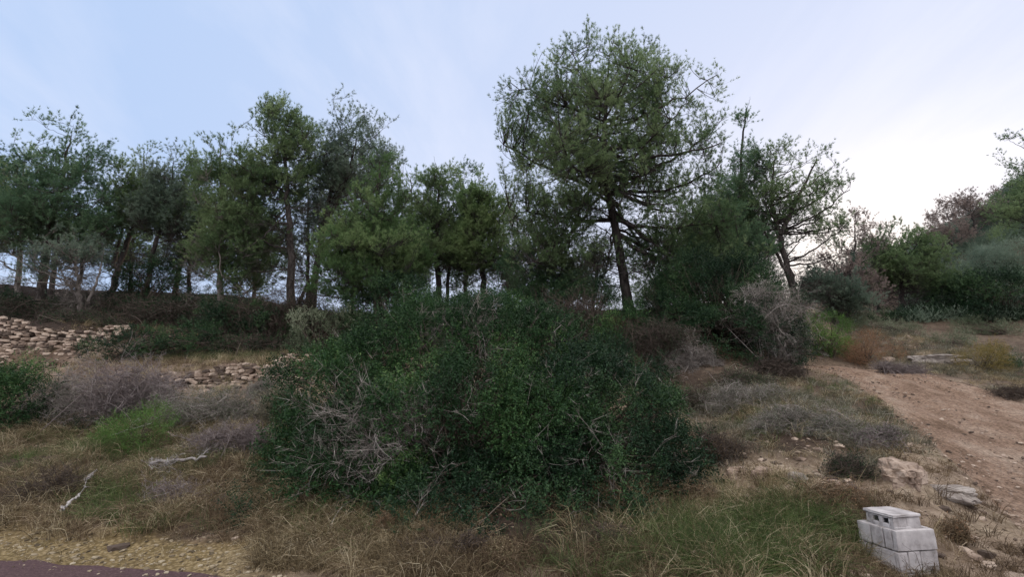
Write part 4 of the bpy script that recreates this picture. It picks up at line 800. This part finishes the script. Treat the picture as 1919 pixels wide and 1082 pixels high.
# ------------------------------------------------------------------ ROCKS
def rock_(px, py, Y, rx, rz, label, mat=STONE, yd=.5, seed=0, sub=5, amp=.3, rotz=0.0, sink=.35):
    bm = bmesh.new(); bmesh.ops.create_icosphere(bm, subdivisions=sub, radius=1)
    V = np.array([v.co[:] for v in bm.verts]); Fc = np.array([[v.index for v in f.verts] for f in bm.faces]); bm.free()
    V = np.sign(V) * np.abs(V) ** .62; a = (1 + amp * fbm(V + seed * 7.7, .8, 4)) * (1 - .10 * (1 - np.clip(np.abs(vnoise(V + seed, .42)) * 5, 0, 1)) - .05 * (1 - np.clip(np.abs(vnoise(V + seed + 9, .17)) * 4, 0, 1))); st = np.round(V[:, 2] * 4 + .3 * vnoise(V + seed, .5)) / 4
    V = V * a[:, None]; V[:, 2] = V[:, 2] * .5 + st * .5
    s = mpp(px, py, Y)[0]; V = V * [rx * s, rx * s * yd, rz * s]
    V = np.c_[V[:, 0] * cos(rotz) - V[:, 1] * sin(rotz), V[:, 0] * sin(rotz) + V[:, 1] * cos(rotz), V[:, 2]]
    c = at(px, py, Y); c[2] = float(height(c[0], c[1])) + rz * s * (1 - sink) * .5
    mb = MB(); mb.add(V + c, Fc, rng.uniform(.3, .7, len(V)) * 0 + .6); return tag(mb.build('rock_outcrop', mat, None, tuple(c)), label, 'rock')
rock_(1690, 905, 6.15, 60, 42, 'pale ochre rock face behind the concrete blocks', STONE, .6, 1, rotz=.9, sink=1.9, amp=.3)
rock_(1775, 930, 6.0, 40, 14, 'flat purplish rock slab right of the pale rock face', STONEG, .8, 2, rotz=-.5, sink=1.1)
rock_(1745, 676, 13.6, 38, 9, 'low pale limestone ledge above the far side of the track', STONEG, .5, 3, rotz=-.25)
rock_(1800, 690, 13.2, 22, 9, 'short limestone ledge left of the ochre yellow shrub', STONEG, .6, 4, rotz=-.3)
rock_(1660, 668, 14, 12, 7, 'small pinkish boulder between the rusty shrub and the ledge', STONE, .8, 5)
rock_(1432, 915, 6.7, 22, 22, 'pinkish rock poking through the eroded bank', STONE, .5, 6, rotz=.4, sink=1.3)
rock_(1385, 895, 7.0, 30, 16, 'yellowish rock under the hanging scrub', STONE, .5, 7, rotz=.3, sink=1.3)
rock_(1500, 925, 6.3, 18, 16, 'greyish rock left of the rusty weeds near the blocks', STONEG, .6, 8, sink=1.2)
rock_(1545, 1066, 4.75, 14, 6, 'flat grey stone in the grass left of the concrete blocks', STONEG, .8, 9)

# ------------------------------------------------------------------ CONCRETE BLOCKS
CONC = solid_mat('cast_concrete', [(.3, (.22, .2, .19)), (.48, (.44, .41, .405)), (.7, (.6, .57, .56))], 7, .92, .9, 110, .14, 10, .2, .004)
CONCD = solid_mat('shaded_core_concrete', [(.3, (.16, .155, .15)), (.7, (.3, .29, .28))], 9, .95, .5, 90, 0, 8, .2, .004)
def box_obj(name, mat, parent, x0, x1, y0, y1, z0, z1, bev=.006, taper=0.0, jit=.0015):
    bm = bmesh.new(); bmesh.ops.create_cube(bm, size=1)
    for v in bm.verts:
        t = taper if v.co.z < 0 else 0
        sx = 1 if v.co.x > 0 else -1; sy = 1 if v.co.y > 0 else -1
        v.co = ((x0 + x1) / 2 + (v.co.x) * (x1 - x0) + sx * t, (y0 + y1) / 2 + v.co.y * (y1 - y0) + sy * t, (z0 + z1) / 2 + v.co.z * (z1 - z0))
        v.co.x += rng.normal(0, jit); v.co.y += rng.normal(0, jit); v.co.z += rng.normal(0, jit)
    bmesh.ops.subdivide_edges(bm, edges=bm.edges[:], cuts=5, use_grid_fill=True)
    bmesh.ops.bevel(bm, geom=[e for e in bm.edges if e.is_manifold and e.calc_face_angle(0) > 1.0], offset=bev, segments=2, affect='EDGES', profile=.6)
    for v in bm.verts:
        p = np.array(v.co); k = .004 * fbm(p[None] + len(name), .06, 3)[0]; v.co += v.normal * k
    me = D.meshes.new(name); bm.to_mesh(me); bm.free(); a = me.attributes.new('tint', 'FLOAT', 'POINT'); a.data.foreach_set('value', np.full(len(me.vertices), rng.random(), np.float32))
    for p in me.polygons: p.use_smooth = True
    me.materials.append(mat); o = D.objects.new(name, me); COL.objects.link(o); o.parent = parent; return o
cx0, cy0 = 3.465, 4.70; ang = radians(11); Hc = .178; zt = .352; zb = zt - 2 * Hc
base = root('concrete_block_base', (cx0, cy0, zb), 'square two-course base of pale grey concrete blocks at the roadside', 'block base'); base.rotation_euler = (0, 0, ang)
Wd, Dp, th = .425, .40, .045
gp = .006
def course(z0, z1, cuts_front, cuts_left, off=0.0):
    xs_ = [0] + cuts_front + [Wd]; n = len(xs_) - 1
    for i in range(n): box_obj('block', CONC, base, xs_[i] + gp * (i > 0), xs_[i + 1] - gp * (i < n - 1), off, th, z0, z1)
    ys_ = [th + gp] + cuts_left + [Dp]; n = len(ys_) - 1
    for i in range(n): box_obj('block', CONC, base, off, th, ys_[i] + gp * (i > 0), ys_[i + 1] - gp * (i < n - 1), z0, z1)
    box_obj('block', CONC, base, Wd - th, Wd, th + gp, Dp, z0, z1)
    box_obj('block', CONC, base, th + gp, Wd - th - gp, Dp - th, Dp, z0, z1)
course(Hc + .006, 2 * Hc, [], [.13, .26])
course(.003, Hc - .004, [.10, .235], [.28], .004)
course(-.2, -.004, [.2], [.2], .002)
box_obj('core_fill', CONCD, base, th + .002, Wd - th - .002, th + .002, Dp - th - .002, -.2, 2 * Hc - .034)
hb = root('hollow_block', (cx0, cy0, zt), 'smaller hollow concrete block with two square openings resting on the block base', 'hollow block'); hb.rotation_euler = (0, 0, ang)
hx0, hx1, hy0, hy1 = .06, .345, .06, .345
def hbx(name, *a, **k): return box_obj(name, CONC, hb, *a, **k)
zc0, zc1 = -.033, .122
hbx('lid', hx0 - .012, hx1 + .012, hy0 - .012, hy1 + .012, zc1 - .026, zc1, bev=.005)
xm = (hx0 + hx1) / 2
# body split by a seam on the front, hollow behind the two openings on the left side
hbx('side_slab', hx0, xm - .002, hy0, hy0 + .03, zc0, zc1 - .0285, taper=.006); hbx('side_slab', xm + .002, hx1, hy0, hy0 + .03, zc0, zc1 - .0285, taper=.006)
hbx('side_slab', hx0, hx1, hy1 - .03, hy1, zc0, zc1 - .0285)
hbx('side_slab', hx1 - .03, hx1 - .001, hy0 + .032, hy1 - .032, zc0, zc1 - .0285)
hl = hy1 - hy0
for a, b_ in ((.032, .055), (.115, .155), (.215, hl - .032)): hbx('web', hx0, hx0 + .03, hy0 + a, hy0 + b_, zc0, zc1 - .0285)
for a, b_ in ((.056, .114), (.156, .214)):
    hbx('web', hx0 + .001, hx0 + .03, hy0 + a, hy0 + b_, zc0, zc0 + .062); hbx('web', hx0 + .001, hx0 + .03, hy0 + a, hy0 + b_, zc1 - .045, zc1 - .0295, bev=.003)
hbx('footing', hx0 + .0, hx1 + .010, hy0 - .006, hy1 + .0, zc0, zc0 + .05, bev=.008)

# ------------------------------------------------------------------ GRASS AND GROUND COVER
def tussocks(mb, P, nb, L, arch=.6, wd=.006, spread=.05, t0=.5, tv=.3, K=5, lean=(0, 0, 0)):
    n = len(P); i = np.repeat(np.arange(n), nb); m = len(i)
    a = rng.uniform(0, 2 * pi, m); out = np.stack([np.cos(a), np.sin(a), np.zeros(m)], -1); Ll = (np.repeat(L * rng.uniform(.6, 1.3, n), nb) if np.ndim(L) == 0 else np.repeat(L, nb)) * rng.uniform(.4, 1.15, m)
    B0 = P[i] + out * (rng.random(m) * spread)[:, None] + rng.normal(0, spread * .5, (m, 3)) * [1, 1, 0]; B0[:, 2] -= .01
    ar = arch * rng.uniform(.4, 1.5, m); up = np.clip(1 - ar * .75, -.05, 1)
    C = B0 + out * (Ll * ar * .22)[:, None] + np.stack([0 * a, 0 * a, Ll * .62], -1)
    E = B0 + out * (Ll * ar * .65)[:, None] + np.stack([0 * a, 0 * a, Ll * up], -1) + np.repeat(rng.normal(0, .3, (n, 3)) * [1, 1, .35], nb, 0) * Ll[:, None] + rng.normal(0, .2, (m, 3)) * Ll[:, None]
    X = bez(B0, C, E, K); X[:, 2:] += rng.normal(0, .05, (m, K - 2, 3)) * Ll[:, None, None]; tt = np.clip(t0 + np.repeat(rng.normal(0, tv * .6, n), nb) + rng.normal(0, tv * .6, m), 0, 1)
    ribbons(mb, X, np.full(m, wd) * rng.uniform(.6, 1.3, m), tt)
def ell(px, py, cx, cy, rx, ry): return np.exp(-1.2 * (((px - cx) / rx) ** 2 + ((py - cy) / ry) ** 2) ** 1.5)
def patchy(P, s, bias=.5): return np.clip(bias + 1.2 * vnoise(P[:, :2] + 5, s), 0, 1)
P_ = None
def greenz(px, py): return np.clip(ell(px, py, 245, 835, 110, 40) + ell(px, py, 205, 955, 90, 40) + ell(px, py, 640, 985, 110, 40) + ell(px, py, 90, 850, 60, 30) * .6, 0, 1)
def zone(n, box, fn, sc=1.0):
    P = scatter(int(n), *box); px, py = pix(P); pr = fn(px, py, P) * (P[:, 1] > edge_y(P[:, 0]) + .25); return P[rng.random(len(P)) < pr * sc]
ALL = (-11, 14, 3.8, 18)
def past_verge(P): e = P[:, 1] - edge_y(P[:, 0]) + .25 * vnoise(P[:, :2], .6); return np.clip(sstep(.5, .8, e) + (P[:, 0] > -1.6), 0, 1)
P = zone(9000, (-11, 0, 4.5, 12.5), lambda px, py, P: ((px < 660) & (py > 770)) * patchy(P, .55, .42) * past_verge(P) * (1 - .85 * greenz(px, py))); mb = MB()
tussocks(mb, P, 36, .36, 1.1, .0065, .09, .42, .5)
Pq = zone(2600, (-14, 1, 10, 17), lambda px, py, P: np.clip(ell(px, py, 430, 680, 170, 14) + ell(px, py, 100, 610, 170, 10) + .5 * ell(px, py, 250, 685, 120, 12) + .35 * (py < 800) * (py > 610), 0, 1) * patchy(P, .7, .6))
tussocks(mb, Pq, 34, .24, .7, .007, .06, .6, .3)
Pv = scatter(1500, -11, -1, 4, 7); ev = Pv[:, 1] - edge_y(Pv[:, 0]); Pv = Pv[(ev > .05) & (ev < .9) & (rng.random(len(Pv)) < .5)]; tussocks(mb, Pv, 12, .08, 1.2, .005, .05, .5, .4)
Pe = zone(3500, (1, 8, 3.9, 9), lambda px, py, P: (py > 880) * (px > 700) * (px < 1560) * patchy(P, .4, .3) * (1 - .85 * ell(px, py, 960, 1000, 240, 42))); tussocks(mb, Pe, 32, .34, .85, .006, .06, .4, .4)
P = zone(3000, (-4, 1.5, 4.0, 6), lambda px, py, P: (px > 480) * (px < 900) * 1.0); tussocks(mb, P, 30, .26, 1.0, .006, .07, .35, .45)
P = zone(2600, (0, 7, 3.9, 7), lambda px, py, P: .45 * ell(px, py, 1400, 1010, 260, 80)); tussocks(mb, P, 22, .4, .9, .006, .07, .6, .35)
t_ = rng.uniform(0, 1, 60); bxs = np.stack([3.40 + .55 * t_, 4.66 + .08 * t_ + rng.normal(0, .03, 60)], -1); bx2 = np.stack([3.42 - .1 * t_ + rng.normal(0, .03, 60), 4.66 + .45 * t_], -1); bb_ = np.r_[bxs, bx2]; tussocks(mb, np.c_[bb_, height(bb_[:, 0], bb_[:, 1])], 12, .12, 1.0, .004, .03, .5, .4)
P = zone(7000, (2, 10, 5, 13), lambda px, py, P: np.clip(ell(px, py, 1450, 790, 200, 70) + ell(px, py, 1620, 830, 90, 50), 0, 1) * patchy(P, .4, .3)); tussocks(mb, P, 24, .26, .9, .006, .06, .5, .5)
Pe = zone(9000, (5, 14, 4, 18), lambda px, py, P: (px > 1580) * (py < 760) * patchy(P, .8, .5)); tussocks(mb, Pe, 26, .16, .8, .006, .06, .55, .3)
tag(mb.build('dry_grass', STRAW), 'matted straw-coloured dry grass over the bank', kind='stuff')
mb = MB(); P = zone(7000, (-11, 1, 4.5, 12.5), lambda px, py, P: ((px < 700) & (py > 780)) * np.clip(vnoise(P[:, :2] + 30, .8) + .45 + ell(px, py, 380, 930, 160, 60), 0, 1) * past_verge(P) * (1 - .8 * greenz(px, py))); tussocks(mb, P, 34, .3, 1.1, .006, .07, .45, .35)
P = zone(5000, (-1, 8, 3.9, 9), lambda px, py, P: (py > 930) * np.clip(.2 + ell(px, py, 850, 1040, 260, 50) + ell(px, py, 1560, 940, 110, 60) + ell(px, py, 1160, 1030, 160, 60), 0, 1) * (1 - .85 * ell(px, py, 960, 1000, 240, 42))); tussocks(mb, P, 30, .3, 1.0, .006, .06, .22, .35)
P = zone(3500, (4, 12, 4, 12), lambda px, py, P: (px > 1300) * (py > 760) * patchy(P, .7, .25)); tussocks(mb, P, 26, .16, .9, .006, .06, .45, .35)
P = zone(6000, (-14, 8, 10, 20), lambda px, py, P: (py < 690) * patchy(P, .9, .5)); tussocks(mb, P, 20, .2, .9, .009, .08, .2, .25)
tag(mb.build('brown_grass', STRAWB), 'brown matted dead grass and stems on the shaded bank', kind='stuff')
mb = MB(); P = zone(18000, ALL, lambda px, py, P: np.clip(ell(px, py, 245, 835, 110, 40) + ell(px, py, 205, 950, 90, 45) + ell(px, py, 640, 985, 110, 45) * 1.2 + .5 * ell(px, py, 330, 985, 60, 25) + .3 * ell(px, py, 100, 830, 130, 40), 0, 1) * past_verge(P)); tussocks(mb, P, 30, .3, .8, .006, .06, .5, .3)
P = zone(9000, ALL, lambda px, py, P: np.clip(ell(px, py, 1640, 780, 55, 38) + ell(px, py, 1560, 730, 30, 12) + .6 * ell(px, py, 1600, 1050, 60, 30) + .5 * ell(px, py, 1600, 1075, 160, 30) + .5 * ell(px, py, 1700, 690, 60, 12) + .4 * ell(px, py, 1900, 690, 60, 25), 0, 1)); tussocks(mb, P, 30, .13, .8, .006, .06, .5, .3)
P = zone(8000, (0, 7, 3.9, 8), lambda px, py, P: np.clip(ell(px, py, 1340, 1035, 170, 55) + ell(px, py, 1470, 1010, 120, 60) * .9, 0, 1)); tussocks(mb, P, 36, .34, .8, .006, .07, .35, .35)
tag(mb.build('green_grass', GREEN), 'fresh green grass in patches on the bank', kind='stuff')
mb = MB(); P = zone(20000, ALL, lambda px, py, P: np.clip(ell(px, py, 440, 672, 190, 9) * .8 + .8 * ell(px, py, 330, 870, 360, 110) * past_verge(P) + ell(px, py, 1250, 1040, 260, 60) + .4 * ell(px, py, 1100, 1060, 200, 30) + .5 * ell(px, py, 1330, 930, 70, 50) + .5 * ell(px, py, 1550, 1000, 120, 70) + .5 * ell(px, py, 1450, 770, 160, 60), 0, 1) * patchy(P, .5, .7)); tussocks(mb, P, 30, .27, .75, .006, .06, .5, .35)
tag(mb.build('olive_grass', OLIVE), 'olive green long grass at the foot of the bank', kind='stuff')
mb = MB(); P = zone(14000, (2, 10, 5, 13), lambda px, py, P: np.clip(ell(px, py, 1400, 770, 120, 55) + ell(px, py, 1520, 800, 130, 55) + ell(px, py, 1620, 830, 90, 50) + ell(px, py, 1350, 850, 60, 50) * .6, 0, 1) * patchy(P, .35, .35)); tussocks(mb, P, 26, .28, .9, .006, .07, .5, .35)
P = zone(9000, (6, 16, 9, 24), lambda px, py, P: (px > 1560) * (py < 745) * patchy(P, 1.1, .4)); tussocks(mb, P, 26, .2, .8, .008, .07, .45, .3)
tag(mb.build('sage_scrub', STRAWG), 'grey-green low scrub hanging over the eroded bank beside the track', kind='stuff')
# leaf litter and small leafy herbs
P = scatter(60000, -11, 10, 3.9, 18); px, py = pix(P); k = (P[:, 1] > edge_y(P[:, 0]) + .9) & (rng.random(len(P)) < np.where(px < 700, .8, .5)); P = P[k]; n = len(P)
mb = MB(); d = unit(rng.normal(0, 1, (n, 3)) * [1, 1, .35]); Ls = rng.uniform(.02, .07, n); leaves(mb, P + [0, 0, .012], d, Ls, Ls * rng.uniform(.1, .5, n), rng.random(n))
tag(mb.build('leaf_litter', STRAWB), 'fallen dry leaves and needles on the soil', kind='stuff')
# scrub cover of the wooded hill
x = rng.uniform(14, 60, 60000); y = rng.uniform(17, 50, 60000); z = height(x, y); P = np.stack([x, y, z], -1); px, py = pix(P); k = ((px > 1700) | (y < x * .9)) & (z > 4.3) ; P = P[k][:17000]; n = len(P)
hs = rng.uniform(.2, .75, n); mb = MB(); q = 34; i = np.repeat(np.arange(n), q); u_ = rv(n * q) * rng.random((n * q, 1)) ** .5; u_[:, 2] = np.abs(u_[:, 2]); C_ = P[i] + u_ * np.stack([.5 + 0 * hs[i], .5 + 0 * hs[i], hs[i]], -1)
leaves(mb, C_, unit(u_ + rng.normal(0, .5, u_.shape) + [0, 0, .4]), rng.uniform(.10, .22, n * q), rng.uniform(.03, .06, n * q), np.clip(.45 + .5 * vnoise(C_, 2.2) + rng.normal(0, .15, n * q), 0, 1))
tag(mb.build('hillside_scrub', PINE['blue']), 'dense blue-green scrub covering the hill on the right', kind='stuff')
